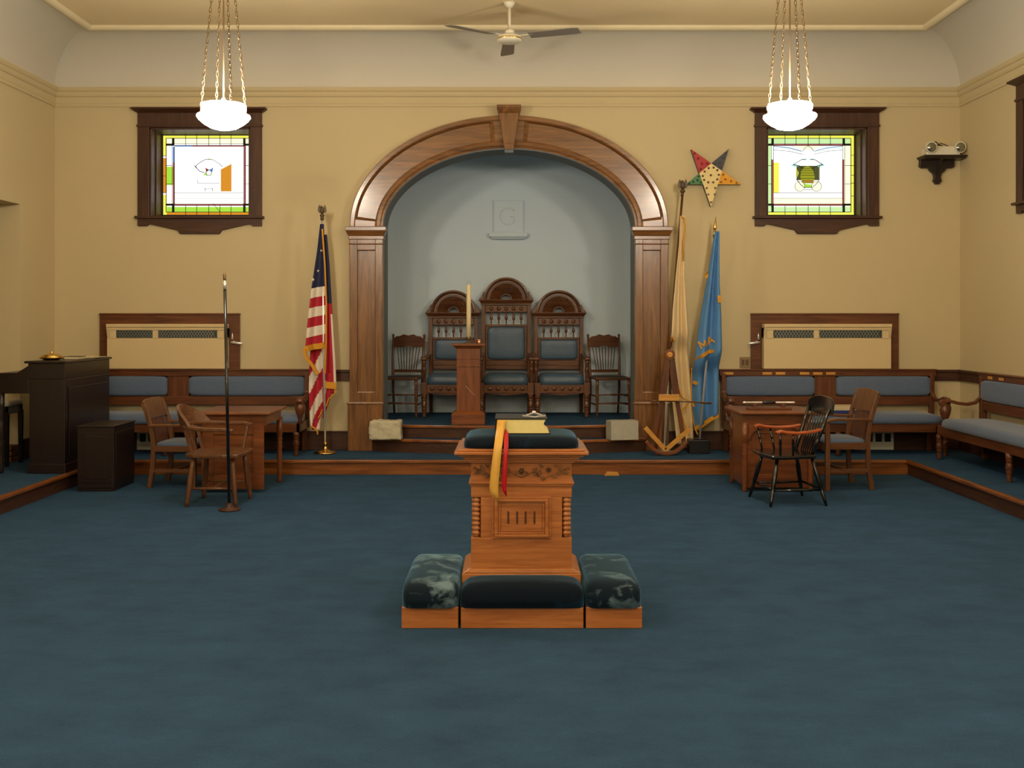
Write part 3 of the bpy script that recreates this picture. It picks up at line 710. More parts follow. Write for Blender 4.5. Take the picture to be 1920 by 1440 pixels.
# ================================================================== ALCOVE FURNITURE
def throne(H, label, loc, rz=0):
    t = thing('throne_chair', label, 'chair', loc, rz, 'upholstered throne chairs in the alcove')
    dz = H - 1.64
    yb = .25                                        # plane of the back
    for s in (-1, 1):
        p = MB(); p.box(s * .275 - .024, s * .275 + .024, yb - .03, yb + .03, .26, 1.31 + dz); p.taper((s * .275 - .02, s * .275 + .02, yb + .01, yb + .06, 0), (s * .275 - .024, s * .275 + .024, yb - .03, yb + .03, .26))
        build('back_post', p, WAL['z'], t, .004)
        build('leg', MB().spin((s * .285, -.27, 0), (s * .285, -.27, .27), turned(.27, .034)).box(s * .285 - .036, s * .285 + .036, -.305, -.235, .262, .40), WAL['z'], t, .003)
        # arm with scrolled post
        am = MB(); am.sweepbar([(s * .285, yb, .72), (s * .295, .12, .70), (s * .30, 0, .675), (s * .30, -.12, .675), (s * .30, -.2, .685)], .052, .03)
        am.spin((s * .30 - .03, -.2, .672), (s * .30 + .03, -.2, .672), [(0, .03), (1, .03)], 14)
        build('arm', am, WAL['y'], t, .006)
        build('arm_post', MB().spin((s * .295, -.19, .40), (s * .30, -.19, .665), turned(.26, .026)), WAL['z'], t)
        build('side_rail', MB().box(s * .285 - .018, s * .285 + .018, -.25, yb, .28, .375), WAL['y'], t, .004)
    m = MB(); m.box(-.26, .26, -.295, -.262, .28, .375); m.prism([(-.25, .285), (-.2, .268), (-.1, .262), (0, .25), (.1, .262), (.2, .268), (.25, .285)], -.285, -.265, 'xz')
    fr = build('front_rail', m, WAL['x'], t, .004)
    for i in range(5): build('rosette', MB().spin((-.19 + .095 * i, -.295, .33), (-.19 + .095 * i, -.303, .33), [(0, .026), (.5, .022), (.6, .012), (1, .008)], 14), WAL['z'], fr)
    build('seat_cushion', MB().pillow(-.262, .262, -.285, yb - .03, .37, .505), M_LEA, t)
    m = MB(); m.box(-.25, .25, yb - .02, yb + .02, .53, .635); m.box(-.25, .25, yb - .028, yb + .02, .575, .595)
    build('lower_rail', m, WAL['x'], t, .006)
    zu0, zu1 = .645, 1.05 + dz
    m = MB(); m.box(-.25, .25, yb - .02, yb + .02, zu1 - .004, zu1 + .022); m.box(-.25, .25, yb - .004, yb + .02, zu0 - .01, zu1)
    build('back_frame', m, WAL['x'], t, .004)
    build('back_cushion', MB().panel_pillow(-.225, .225, zu0 + .006, zu1 - .006, yb - .004, yb - .045), M_LEA, t)
    for i in range(5):
        x = -.18 + .09 * i
        build('spindle', MB().spin((x, yb, zu1 + .02), (x, yb, 1.23 + dz), [(0, .006), (.12, .008), (.2, .012), (.26, .006), (.36, .014), (.5, .02), (.64, .014), (.74, .006), (.8, .012), (.88, .008), (1, .006)], 12), WAL['z'], t)
    m = MB().box(-.25, .25, yb - .022, yb + .02, 1.222 + dz, 1.305 + dz)
    fz = build('frieze_rail', m, WAL['x'], t, .004)
    for i in range(5): build('rosette', MB().spin((-.18 + .09 * i, yb - .02, 1.262 + dz), (-.18 + .09 * i, yb - .03, 1.262 + dz), [(0, .028), (.5, .024), (.6, .012), (1, .008)], 14), WAL['z'], fz)
    m = MB(); m.box(-.305, .305, yb - .05, yb + .03, 1.305 + dz, 1.325 + dz); m.taper((-.305, .305, yb - .05, yb + .03, 1.325 + dz), (-.33, .33, yb - .075, yb + .035, 1.36 + dz)); m.box(-.33, .33, yb - .08, yb + .035, 1.36 + dz, 1.372 + dz)
    for s in (-1, 1):
        m.prism([(s * .325, 1.37 + dz), (s * .322, 1.39 + dz), (s * .30, 1.405 + dz), (s * .27, 1.47 + dz), (s * .24, 1.44 + dz), (s * .25, 1.37 + dz)], yb - .045, yb + .03, 'xz')
    build('crest_shelf', m, WAL['x'], t, .004)
    # fan-carved half-round crest
    m = MB(); z0 = 1.372 + dz; k = .985; N = 40
    rings = [(.055, -.012), (.062, -.026), (.07, -.026), (.075, -.018)] + [(.19, -.018), (.195, -.035), (.205, -.035), (.21, -.02), (.232, -.02), (.238, -.055), (.25, -.065), (.268, -.06), (.272, -.04), (.272, .03), (.055, .03), (.055, -.012)]
    for i in range(N + 1):
        a = pi * i / N; kk = len(m.v)
        for j, (r_, d) in enumerate(rings):
            if j in (3, 4): d = d + (.008 if i % 2 else -.004)
            m.v.append((-r_ * cos(a), yb + d, z0 + r_ * sin(a) * k))
        n = len(rings)
        if i:
            for j in range(n - 1): m.f.append([kk - n + j, kk - n + j + 1, kk + j + 1, kk + j]); m.m.append(0); m.s.append(False)
    build('crest', m, WAL['x'], t)
    return t
TY = 12.62
throne(1.64, 'tallest throne chair, in the centre of the blue alcove behind the bible', (PX(949, TY), TY, DAIS))
throne(1.485, 'shorter throne chair on the left, half hidden by the candle pedestal', (PX(846, TY), TY, DAIS), R(-3))
throne(1.485, 'shorter throne chair on the right side of the tallest throne', (PX(1050.5, TY), TY, DAIS), R(2))

def spindle_chair(label, loc, rz):
    t = thing('spindle_chair', label, 'chair', loc, rz, 'slender spindle back chairs in the alcove')
    yb = .19
    for s in (-1, 1):
        m = MB().tube([(s * .175, yb + .05, 0), (s * .178, yb, .3), (s * .18, yb, .46), (s * .185, yb + .02, .7), (s * .19, yb + .06, .93)], [.013, .016, .018, .016, .014], 10)
        m.spin((s * .19, yb + .06, .925), (s * .191, yb + .063, .96), [(0, .012), (.4, .017), (.8, .012), (1, .004)])
        build('back_post', m, WAL['z'], t)
        build('leg', MB().spin((s * .195, -.2, 0), (s * .19, -.19, .44), turned(.44, .02)), WAL['z'], t)
        for z in (.14, .24): build('stretcher', MB().spin((s * .192, -.195, z), (s * .178, yb + .03, z), [(0, .007), (.5, .011), (1, .007)]), WAL['y'], t)
    for z in (.16, .26): build('stretcher', MB().spin((-.19, -.195, z), (.19, -.195, z), [(0, .008), (.4, .01), (.45, .014), (.5, .01), (.55, .014), (.6, .01), (1, .008)]), WAL['x'], t)
    m = MB().prism([(-.215, -.22), (.215, -.22), (.19, yb + .02), (-.19, yb + .02)], .43, .462, 'xy')
    build('seat_frame', m, WAL['x'], t, .01)
    build('seat', MB().pillow(-.18, .18, -.19, yb - .02, .455, .475), M_BLACK, t)
    m = MB(); ar = [(-.18, .80), (-.18, .90), (-.15, .93), (-.1, .935), (-.06, .955), (0, .94), (.06, .955), (.1, .935), (.15, .93), (.18, .90), (.18, .80), (.06, .80), (.03, .815), (-.03, .815), (-.06, .80)]
    m.prism(ar, yb + .035, yb + .058, 'xz'); build('crest_rail', m, WAL['x'], t, .004)
    m = MB().box(-.18, .18, yb - .004, yb + .018, .50, .535); build('lower_rail', m, WAL['x'], t, .004)
    for i in range(8):
        u = i / 7 - .5
        build('spindle', MB().spin((u * .20, yb + .007, .53), (u * .28, yb + .046, .81), [(0, .0045), (.5, .0065), (1, .0045)], 8), WAL['z'], t)
    return t
spindle_chair('spindle back chair at the left end of the alcove row', (PX(758, 12.6), 12.55, DAIS), R(-8))
spindle_chair('spindle back chair at the right end of the alcove row', (PX(1141, 12.6), 12.55, DAIS), R(10))

# candle pedestal
pd = thing('candle_pedestal', 'square oak pedestal in front of the thrones carrying a tall candle', 'pedestal', (PX(879, 11.62), 11.62, DAIS))
build('base', MB().box(-.18, .18, -.17, .17, 0, .115).taper((-.18, .18, -.17, .17, .115), (-.135, .135, -.13, .13, .15)), DSK['x'], pd, .004)
m = MB(); m.box(-.127, .127, -.125, .125, .14, .82); m.box(-.134, .134, -.132, .132, .62, .64); m.box(-.131, .131, -.129, .129, .70, .71)
build('shaft', m, DSK['z'], pd, .004)
build('top', MB().taper((-.127, .127, -.125, .125, .815), (-.165, .165, -.155, .155, .85)).box(-.183, .183, -.17, .17, .848, .872), DSK['x'], pd, .004)
m = MB()
for i in range(5): m.bar((-.03 + .02 * i, -.127, .42 - .022 * i), (-.012 + .02 * i, -.127, .395 - .02 * i), .004, .003)
build('emblem', m, M_STEEL, pd)
PT = DAIS + .872
cd = thing('candlestick', 'tall cream candle with a wire loop on top, standing on the oak pedestal', 'candle', (PX(879, 11.62), 11.60, PT))
build('holder', MB().lathe([(.05, 0), (.052, .006), (.03, .014), (.016, .02), (.014, .035), (.026, .045), (.03, .07), (.024, .07)]), M_BRONZE, cd)
m = MB().lathe([(.025, .055), (.0255, .3), (.0245, .63), (.021, .636)]); build('candle', m, M_WAX, cd)
build('wire_loop', MB().tube([(.02 * cos(a), 0, .656 + .022 * sin(a)) for a in [2 * pi * i / 20 for i in range(20)]], .003, 6, closed=True), M_STEEL, cd)
ct = thing('copper_tin', 'small round copper tin on the pedestal beside the candle', 'tin', (PX(898, 11.62), 11.64, PT))
build('body', MB().lathe([(.028, 0), (.03, .004), (.03, .026), (.028, .028)]), M_COPPER, ct)
build('lid', MB().lathe([(.032, .027), (.033, .038), (.02, .043), (.005, .045)]), M_COPPER, ct)

# ashlar stones on the lower step
def ashlar(label, loc, w_, d, h, rough, rz, mat):
    bm = bmesh.new(); bmesh.ops.create_cube(bm, size=1); bmesh.ops.subdivide_edges(bm, edges=bm.edges[:], cuts=9, use_grid_fill=True)
    for v in bm.verts:
        q = Vector((v.co.x * w_, v.co.y * d, (v.co.z + .5) * h))
        n = v.co.normalized(); r_ = random.uniform(-1, 1) * rough + rough * .9 * sin(v.co.x * 9 + v.co.z * 7)
        ex = max(abs(v.co.x), abs(v.co.y)) > .49 and v.co.z > .49
        q += n * (r_ - (rough * 1.3 if ex else 0)); q.z = max(q.z, 0.002); v.co = q
    me = bpy.data.meshes.new('ashlar_stone'); bm.to_mesh(me); bm.free(); me.materials.append(mat)
    for p in me.polygons: p.use_smooth = rough > .002
    o = bpy.data.objects.new('ashlar_stone', me); COL.objects.link(o); o.location = loc; o.rotation_euler = (0, 0, rz)
    tag(o, label, 'stone block', 'ashlar stones on the step')
ashlar('rough hewn pale stone block on the step at the left of the arch', (PX(723.5, 11.27), 11.27, .28), .33, .17, .20, .006, 0, M_STONE)
ashlar('smooth dressed stone block on the step at the right of the arch', (PX(1166.5, 11.26), 11.26, .28), .30, .18, .20, .0012, R(12), M_STONE2)

# plaque on the alcove wall
pq = thing('wall_plaque', 'pale square relief plaque on a small ledge on the alcove wall above the thrones', 'plaque', (PX(953, 12.95), 13.0, PZ(444, 12.95)))
s_ = 12.95 / FPX
build('ledge', MB().box(-36 * s_, 36 * s_, -.09, 0, 0, .05).taper((-30 * s_, 30 * s_, -.05, 0, -.03), (-34 * s_, 34 * s_, -.08, 0, 0)), M_ALC, pq, .006)
build('tablet', MB().box(-28.5 * s_, 29.5 * s_, -.03, 0, .05, .45).box(-27 * s_, 28 * s_, -.036, 0, .06, .44), M_TRIM if False else M_ALC, pq, .006)
m = MB(); m.tube([(.095 * cos(a), -.034, .25 + .10 * sin(a)) for a in [R(40 + 280 * i / 24) for i in range(25)]], .012, 8)
m.tube([(.07, -.034, .18), (.07, -.034, .25), (.03, -.034, .25)], .010, 8)
build('relief_letter', m, M_ALC, pq)
# ================================================================== BENCHES (local: back against y=0, facing -Y, base z=0 on the platform)
def bench(label, loc, rz, L, stile, plates=(), arms=(True, True), cov=0.0):
    t = thing('bench', label, 'bench', loc, rz, 'blue upholstered wall benches')
    h = L / 2
    m = MB(); m.box(-h - .03, h + .03, -.105, -.045, .80, .868); m.box(-h - .04, h + .04, -.12, -.045, .858, .875)
    tr = build('top_rail', m, BEN['x'], t, .006)
    for x in plates: build('name_plate', MB().box(x - .05, x + .05, -.1085, -.104, .815, .842), GLDW, tr, .001)
    m = MB().box(-h, h, -.095, -.05, .49, .585); build('lower_rail', m, BEN['x'], t, .006)
    build('back_stile', MB().box(stile - .115, stile + .115, -.092, -.05, .58, .80), BEN['z'], t, .004)
    for x0, x1 in ((-h + .03, stile - .115), (stile + .115, h - .03)):
        build('back_cushion', MB().panel_pillow(x0, x1, .588, .80, -.055, -.125), M_FAB, t)
    build('seat_cushion', MB().pillow(-h + .02, h - .02, -.565, -.05, .335, .435), M_FAB, t)
    m = MB(); m.box(-h, h, -.55, -.515, .245, .34); m.box(-h, h, -.09, -.05, .245, .34)
    for x in (-h, h - .035): m.box(x, x + .035, -.55, -.05, .245, .34)
    build('apron', m, BEN['x'], t, .004)
    for x in (-h + .04, stile, h - .04):
        build('leg', MB().spin((x, -.53, 0), (x, -.53, .25), turned(.25, .032)), BEN['z'], t)
        build('leg', MB().box(x - .025, x + .025, -.10, -.05, 0, .26), BEN['z'], t, .004)
    for s, on in zip((-1, 1), arms):
        x = s * (h - .012)
        build('end_post', MB().box(x - .024, x + .024, -.11, -.045, .25, .83), BEN['z'], t, .005)
        if on:
            am = MB().sweepbar([(x, -.08, .70), (x, -.10, .62), (x, -.16, .565), (x, -.24, .55), (x, -.33, .56), (x, -.42, .585), (x, -.50, .575)], .045, .032)
            am.spin((x - .03, -.49, .562), (x + .03, -.49, .562), [(0, .034), (1, .034)], 14)
            build('arm', am, BEN['y'], t, .005)
            build('arm_post', MB().lathe([(.034, .33), (.02, .37), (.028, .40), (.05, .45), (.055, .49), (.042, .53), (.03, .55)], x, -.46, 14), BEN['z'], t)
    return t
bench('blue upholstered bench along the back wall behind the left oak desk', (-3.52, YB - .005, PLAT), 0, 2.68, -.05, arms=(False, True))
bench('blue bench on the back wall under the beehive window, brass plates along its rail', (3.375, YB - .005, PLAT), 0, 2.25, -.025, plates=[PX(x, 11.4) - 3.375 for x in (1366, 1438, 1463, 1508, 1533, 1557)])
bench('blue upholstered bench along the right wall running out of view', (XR - .005, 9.36, PLAT), -pi / 2, 2.8, .15, plates=[-1.17, -.93])

# ================================================================== DESKS AND CHAIRS
def desk(label, loc, rz, L, D, front_legs):
    t = thing('desk', label, 'desk', loc, rz, 'small oak officers desks')
    h = L / 2; d = D / 2; H = .72
    build('top', MB().box(-h - .03, h + .03, -d - .03, d + .03, H - .028, H), DSK['x'], t, .012, seg=3)
    m = MB(); m.box(-h + .02, h - .02, -d + .02, d - .02, H - .12, H - .028)
    build('apron', m, DSK['x'], t, .003)
    m = MB(); q = -d + (.06 if front_legs else .015)
    m.box(-h + .04, h - .04, q, q + .02, .05, H - .121)
    for x in (-h + .03, h - .13): m.box(x, x + .10, q - .012, q + .001, .03, H - .12)
    m.box(-h + .129, h - .129, q - .010, q + .002, .032, .15); m.box(-h + .129, h - .129, q - .010, q + .002, H - .2, H - .1205)
    build('front_panel', m, DSK['x'], t, .004)
    if front_legs:
        for s in (-1, 1): m = MB().prism([(s * (h - .04), H - .12), (s * (h - .22), H - .12), (s * (h - .19), H - .15), (s * (h - .10), H - .19), (s * (h - .06), H - .28), (s * (h - .04), H - .28)], -d + .02, -d + .045, 'xz'); build('corbel', m, DSK['z'], t, .003)
    m = MB().box(-h + .02, -h + .04, q, d - .1, .05, H - .12) if front_legs else MB().box(-h + .02, -h + .04, q, d - .04, .03, H - .12)
    build('side_panel', m, DSK['z'], t, .003)
    lp = [(0, .018), (.02, .024), (.06, .02), (.1, .022), (.45, .026), (.52, .022), (.55, .03), (.58, .02), (.61, .03), (.64, .02), (.67, .03), (.70, .02), (.72, .03), (1, .03)]
    for sx in (-1, 1):
        if front_legs: build('leg', MB().spin((sx * (h - .03), -d + .03, 0), (sx * (h - .03), -d + .03, H - .1), lp, 14), DSK['z'], t)
        build('leg', MB().spin((sx * (h - .03), d - .04, 0), (sx * (h - .03), d - .04, H - .1), lp, 14), DSK['z'], t)
    return t
desk('oak desk with a plain paneled end between the banker chair and the flag', (-2.485, 9.84, 0), 0, .61, .68, False)
desk('oak desk with turned corner legs on the right carrying a baton on a stand', (2.385, 9.86, 0), 0, .65, .62, True)
DT = .72
st = thing('baton_stand', 'low reddish wooden stand on the right desk', 'stand', (PX(1442, 9.75), 9.76, DT))
build('base', MB().box(-.20, .20, -.045, .045, 0, .022), BEN['x'], st, .004)
for s in (-1, 1): build('upright', MB().prism([(s * .13 - .02, .02), (s * .13 + .02, .02), (s * .13 + .016, .062), (s * .13 + .010, .052), (s * .13 - .010, .052), (s * .13 - .016, .062)], -.02, .02, 'xz'), BEN['z'], st, .003)
bt = thing('baton', 'silver ended baton with a dark grip resting on the red stand', 'baton', (PX(1442, 9.75), 9.76, DT + .066))
build('shaft', MB().spin((-.24, 0, 0), (.24, 0, 0), [(0, .005), (.03, .011), (.06, .008), (.5, .009), (.94, .008), (.97, .011), (1, .005)], 12), M_CHROME, bt)
build('grip', MB().spin((-.06, 0, 0), (.06, 0, 0), [(0, .012), (.1, .016), (.9, .016), (1, .012)], 12), M_BLACK, bt)

def slat_armchair(label, loc, rz):      # straight broad-splat armchair, faces -Y
    t = thing('splat_armchair', label, 'chair', loc, rz, 'broad splat oak armchairs')
    for s in (-1, 1):
        p = [(s * .215, .24, 0), (s * .215, .21, .2), (s * .215, .20, .42), (s * .215, .22, .60), (s * .215, .27, .78), (s * .215, .30, .86)]
        build('back_post', MB().sweepbar(p, .036, .042, up=(0, 1, 0)), CHR['z'], t, .006)
        build('leg', MB().box(s * .235 - .02, s * .235 + .02, -.205, -.165, 0, .62), CHR['z'], t, .005)
        build('arm', MB().sweepbar([(s * .22, .235, .635), (s * .238, .05, .64), (s * .245, -.10, .645), (s * .245, -.17, .635), (s * .245, -.20, .62)], .055, .026), CHR['y'], t, .008)
        build('stretcher', MB().box(s * .222 - .009, s * .222 + .009, -.18, .21, .16, .195), CHR['y'], t, .003)
        build('side_rail', MB().box(s * .222 - .012, s * .222 + .012, -.18, .2, .37, .43), CHR['y'], t, .003)
    build('crest_rail', MB().prism([(-.20, .70), (.20, .70), (.235, .885), (.16, .905), (0, .915), (-.16, .905), (-.235, .885)], .262, .285, 'xz').xf(Matrix.Translation((0, .27, .8)) @ Matrix.Rotation(R(-18), 4, 'X') @ Matrix.Translation((0, -.27, -.8))), CHR['z'], t, .005)
    build('splat', MB().sweepbar([(0, .205, .44), (0, .222, .58), (0, .25, .70)], .26, .016, up=(0, 1, 0)), WAL['z'], t, .003)
    m = MB().box(-.23, .23, -.20, -.17, .36, .43).box(-.21, .21, .185, .21, .37, .43)
    build('seat_rail', m, CHR['x'], t, .004)
    build('front_stretcher', MB().box(-.22, .22, -.005, .02, .165, .19), CHR['x'], t, .003)
    build('seat', MB().pillow(-.22, .22, -.205, .19, .425, .47), M_FAB, t)
    return t
slat_armchair('oak armchair with a blue seat on the left side of the left desk', (-3.07, 9.98, 0), R(86)).scale = (1, 1, .9)
slat_armchair('oak armchair with a blue seat on the right, behind the black chair', (3.0, 9.86, 0), R(-84))

def bankers_chair(label, loc, rz):       # faces -Y
    t = thing('banker_chair', label, 'chair', loc, rz)
    pts = [(-.27, .24), (-.24, -.0), (-.25, -.2), (-.2, -.24), (0, -.25), (.2, -.24), (.25, -.2), (.24, 0), (.27, .24)]
    m = MB().prism([(-.235, -.225), (0, -.24), (.235, -.225), (.255, -.10), (.235, .15), (.18, .23), (0, .25), (-.18, .23), (-.235, .15), (-.255, -.10)], .40, .438, 'xy')
    build('seat', m, CHR['x'], t, .012, seg=3)
    for sx in (-1, 1):
        for sy in (-1, 1):
            build('leg', MB().spin((sx * .215, sy * .205, 0), (sx * .175, sy * .16, .405), [(0, .014), (.1, .018), (.55, .024), (.8, .021), (1, .016)], 12), CHR['z'], t)
        build('stretcher', MB().spin((sx * .2, -.19, .15), (sx * .2, .19, .15), [(0, .008), (.5, .013), (1, .008)]), CHR['y'], t)
    build('stretcher', MB().spin((-.2, 0, .15), (.2, 0, .15), [(0, .008), (.5, .013), (1, .008)]), CHR['x'], t)
    # one continuous bent arm and back rail
    arc = []
    for i in range(25):
        a = R(-18 + 216 * i / 24)
        arc.append((.285 * cos(a), .03 + .255 * sin(a) if sin(a) > 0 else .03 + .32 * sin(a), .645 + .02 * max(0, sin(a))))
    arc = [(.285, -.2, .63), (.292, -.12, .645)] + arc[2:-2] + [(-.292, -.12, .645), (-.285, -.2, .63)]
    build('arm_rail', MB().sweepbar(arc, .055, .03), CHR['x'], t, .008)
    cr = []
    for i in range(21):
        a = R(25 + 130 * i / 20); cr.append((.29 * cos(a), .05 + .265 * sin(a), .70 + .10 * sin(pi * i / 20) ** .8))
    m = MB(); N = len(cr); vs = []
    for i, (x, y, z) in enumerate(cr):
        top = .665 + .165 * sin(pi * i / 20) ** .7
        vs += [(x, y, .655), (x * 1.03, y + .012 + .02 * (top - .66) / .15, top), (x * .96, y - .012 + .02 * (top - .66) / .15, top), (x * .93, y - .02, .655)]
    m.add(vs, [(4 * i + k, 4 * i + (k + 1) % 4, 4 * i + 4 + (k + 1) % 4, 4 * i + 4 + k) for i in range(N - 1) for k in range(4)] + [(0, 1, 2, 3), tuple(4 * (N - 1) + k for k in range(4))], 0, False)
    build('crest_rail', m, CHR['x'], t, .004)
    for x in (-.15, -.052, .052, .15):
        yb = .03 + .25 * sqrt(max(0, 1 - (x / .285) ** 2))
        build('slat', MB().bar((x * .9, yb - .06, .43), (x, yb, .64), .066, .013, up=(0, 1, 0)), CHR['z'], t, .003)
    for s in (-1, 1):
        build('arm_post', MB().sweepbar([(s * .225, -.14, .43), (s * .25, -.15, .52), (s * .286, -.165, .635)], .035, .022, up=(0, 1, 0)), CHR['z'], t, .004)
    return t
bankers_chair('oak banker armchair with a bent back rail beside the black rod', (-2.47, 9.0, 0), R(88))

def windsor(label, loc, rz):             # black with orange arms, faces -Y
    t = thing('windsor_armchair', label, 'chair', loc, rz)
    build('seat', MB().prism([(-.235, -.22), (0, -.245), (.235, -.22), (.245, -.08), (.20, .18), (0, .21), (-.20, .18), (-.245, -.08)], .385, .42, 'xy'), M_BLK, t, .014, seg=3)
    for sx in (-1, 1):
        for sy in (-1, 1):
            build('leg', MB().spin((sx * .255, sy * .24, 0), (sx * .17, sy * .15, .39), [(0, .010), (.12, .014), (.3, .017), (.34, .012), (.38, .018), (.7, .021), (.8, .015), (1, .014)], 12), M_BLK, t)
        build('stretcher', MB().spin((sx * .225, -.205, .13), (sx * .225, .205, .13), [(0, .008), (.5, .014), (1, .008)]), M_BLK, t)
    for y in (-.21, .21): build('stretcher', MB().spin((-.225, y, .14), (.225, y, .14), [(0, .008), (.5, .014), (1, .008)]), M_BLK, t)
    for s in (-1, 1):
        build('back_post', MB().spin((s * .18, .15, .42), (s * .215, .285, .80), [(0, .016), (.3, .019), (.35, .014), (.4, .018), (1, .013)]), M_BLK, t)
        build('arm', MB().sweepbar([(s * .205, .21, .628), (s * .228, .12, .612), (s * .255, 0, .605), (s * .265, -.10, .612), (s * .265, -.155, .625), (s * .262, -.195, .612)], .05, .026), ORG['y'], t, .010)
        for y in (-.16, -.05): build('arm_spindle', MB().spin((s * .215, y + .02, .42), (s * .262, y, .60), [(0, .008), (.4, .012), (.45, .008), (.5, .013), (1, .008)], 10), M_BLK, t)
    for i in range(6):
        x = -.13 + .052 * i; build('spindle', MB().spin((x * .85, .17, .42), (x, .275, .75), [(0, .006), (.4, .010), (1, .006)], 8), M_BLK, t)
    cr = []
    m = MB(); N = 13; vs = []
    for i in range(N):
        u = i / (N - 1) * 2 - 1; x = .255 * u; y = .285 + .025 * (1 - u * u); top = .895 - .02 * u ** 2 - .03 * u ** 6
        vs += [(x, y - .005, .735 + .02 * u * u), (x, y + .016, .735 + .02 * u * u), (x, y + .03, top), (x, y + .012, top)]
    m.add(vs, [(4 * i + k, 4 * i + (k + 1) % 4, 4 * i + 4 + (k + 1) % 4, 4 * i + 4 + k) for i in range(N - 1) for k in range(4)] + [(0, 1, 2, 3), tuple(4 * (N - 1) + k for k in range(4))])
    build('crest_rail', m, M_BLK, t, .005)
    return t
windsor('black lacquered windsor armchair with orange brown arms in front of the right desk', (2.335, 9.06, 0), R(-83))

# folder lying on the right back bench
fd = thing('document_box', 'flat cream box with a blue edge lying on the bench under the beehive window', 'box', (3.50, 11.13, PLAT + .436))
build('body', MB().box(-.235, .235, -.15, .15, 0, .03), M_BLUEP, fd, .003)
build('lid', MB().box(-.235, .235, -.14, .15, .03, .07), M_PAPER, fd, .004)

# ================================================================== LEFT SIDE: organ, cabinet, stool
og = thing('organ_console', 'very dark wooden organ console standing on the platform at the left wall', 'organ', (-4.25, 10.25, PLAT))
y0, y1 = 9.72, 10.80
m = MB().box(-4.40, -4.075, y0, y1, PLAT, 1.0); m.box(-4.41, -4.065, y0 - .01, y1 + .01, PLAT, PLAT + .09)
build('case', m, DRK['z'], og, .006, True)
m = MB(); m.prism([(-4.72, 1.055), (-4.51, 1.06), (-4.40, 1.13), (-4.40, .87), (-4.72, .87)], y0, y1, 'xz')
build('keyboard_case', m, DRK['y'], og, .006, True)
build('upper_case', MB().box(-4.41, -4.075, y0, y1, 1.0, 1.145), DRK['y'], og, .004, True)
build('top', MB().box(-4.44, -4.055, y0 - .015, y1 + .015, 1.145, 1.166), DRK['y'], og, .004, True)
m = MB(); m.box(-4.073, -4.066, y0 + .08, y1 - .08, .30, .92)
build('back_panel', m, DRK['z'], og, .003, True)
for y in (y0 + .03, y1 - .03): build('leg', MB().spin((-4.67, y, PLAT), (-4.67, y, .875), turned(.7, .03)), DRK['z'], og, 0, True)
OT = 1.166
d_ = thing('collection_plate', 'shallow shiny brass plate with a domed lid on top of the dark organ', 'plate', (PX(97, 9.95), 9.95, OT))
build('dish', MB().lathe([(.06, 0), (.075, .008), (.11, .02), (.115, .026), (.10, .026), (.07, .014)]), M_GOLD, d_)
build('lid', MB().lathe([(.098, .026), (.085, .045), (.05, .058), (.016, .062), (.010, .07), (.014, .078), (.004, .084)]), M_GOLD, d_)
p_ = thing('sheet_music', 'loose sheets of music lying on the far end of the dark organ', 'papers', (-4.2, 10.5, OT))
for i, (a, dx) in enumerate(((4, 0), (-7, .03), (10, -.02))): build('sheet', MB().box(-.11, .11, -.15, .15, .006 * i + .0005, .006 * i + .0055).xf(Matrix.Translation((dx, 0, 0)) @ Matrix.Rotation(R(a), 4, 'Z')), M_PAPER, p_)
hb = thing('hymn_book', 'small dark closed book between the brass plate and the sheets on the organ', 'book', (-4.18, 10.2, OT))
build('cover', MB().box(-.07, .07, -.09, .09, 0, .004).box(-.07, .07, -.09, .09, .024, .028).box(-.073, -.067, -.09, .09, 0, .028), M_BLACK, hb, .001)
build('page_block', MB().box(-.067, .066, -.087, .087, .004, .024), M_PAPER, hb)

cb = thing('wooden_cabinet', 'low dark brown wooden cabinet on the carpet in front of the organ', 'cabinet', (-3.735, 9.83, 0))
m = MB(); m.box(-.165, .165, -.26, .26, .03, .575); m.box(-.16, .16, -.25, .25, 0, .03); m.box(-.172, .172, -.267, .267, .575, .592)
build('case', m, DRK['z'], cb, .005)
build('front_panel', MB().box(-.13, .13, -.268, -.258, .08, .53).box(-.10, .10, -.274, -.262, .11, .50), DRK['z'], cb, .004)
build('side_panel', MB().box(.163, .171, -.22, .22, .08, .53), DRK['z'], cb, .004)

sl = thing('stool', 'dark stool with a white padded seat at the far left edge', 'stool', (-5.0, 10.33, PLAT))
build('seat', MB().pillow(-.2, .2, -.17, .17, .575, .64), M_WHITE, sl)
build('frame', MB().box(-.19, .19, -.16, -.14, .50, .575).box(-.19, .19, .14, .16, .50, .575).box(-.19, -.17, -.16, .16, .50, .575).box(.17, .19, -.16, .16, .50, .575), M_BLK, sl, .003)
for sx in (-1, 1):
    for sy in (-1, 1): build('leg', MB().taper((sx * .175 - .016, sx * .175 + .016, sy * .145 - .016, sy * .145 + .016, 0), (sx * .175 - .022, sx * .175 + .022, sy * .145 - .018, sy * .145 + .018, .52)), M_BLK, sl, .003)
bx = thing('wooden_crate', 'low brown wooden crate on the floor behind the white stool', 'crate', (-5.16, 10.575, PLAT))
m = MB()
for z in (.0, .055, .11): m.box(-.24, .24, -.07, -.058, z + .004, z + .05); m.box(-.24, .24, .058, .07, z + .004, z + .05); m.box(-.24, -.228, -.07, .07, z + .004, z + .05); m.box(.228, .24, -.07, .07, z + .004, z + .05)
build('slats', m, CHR['x'], bx, .002); build('bottom', MB().box(-.235, .235, -.065, .065, .0, .012), CHR['x'], bx)
m = MB().pillow(-.2, .2, -.05, .05, .012, .15); build('contents', m, M_BLACK, bx)

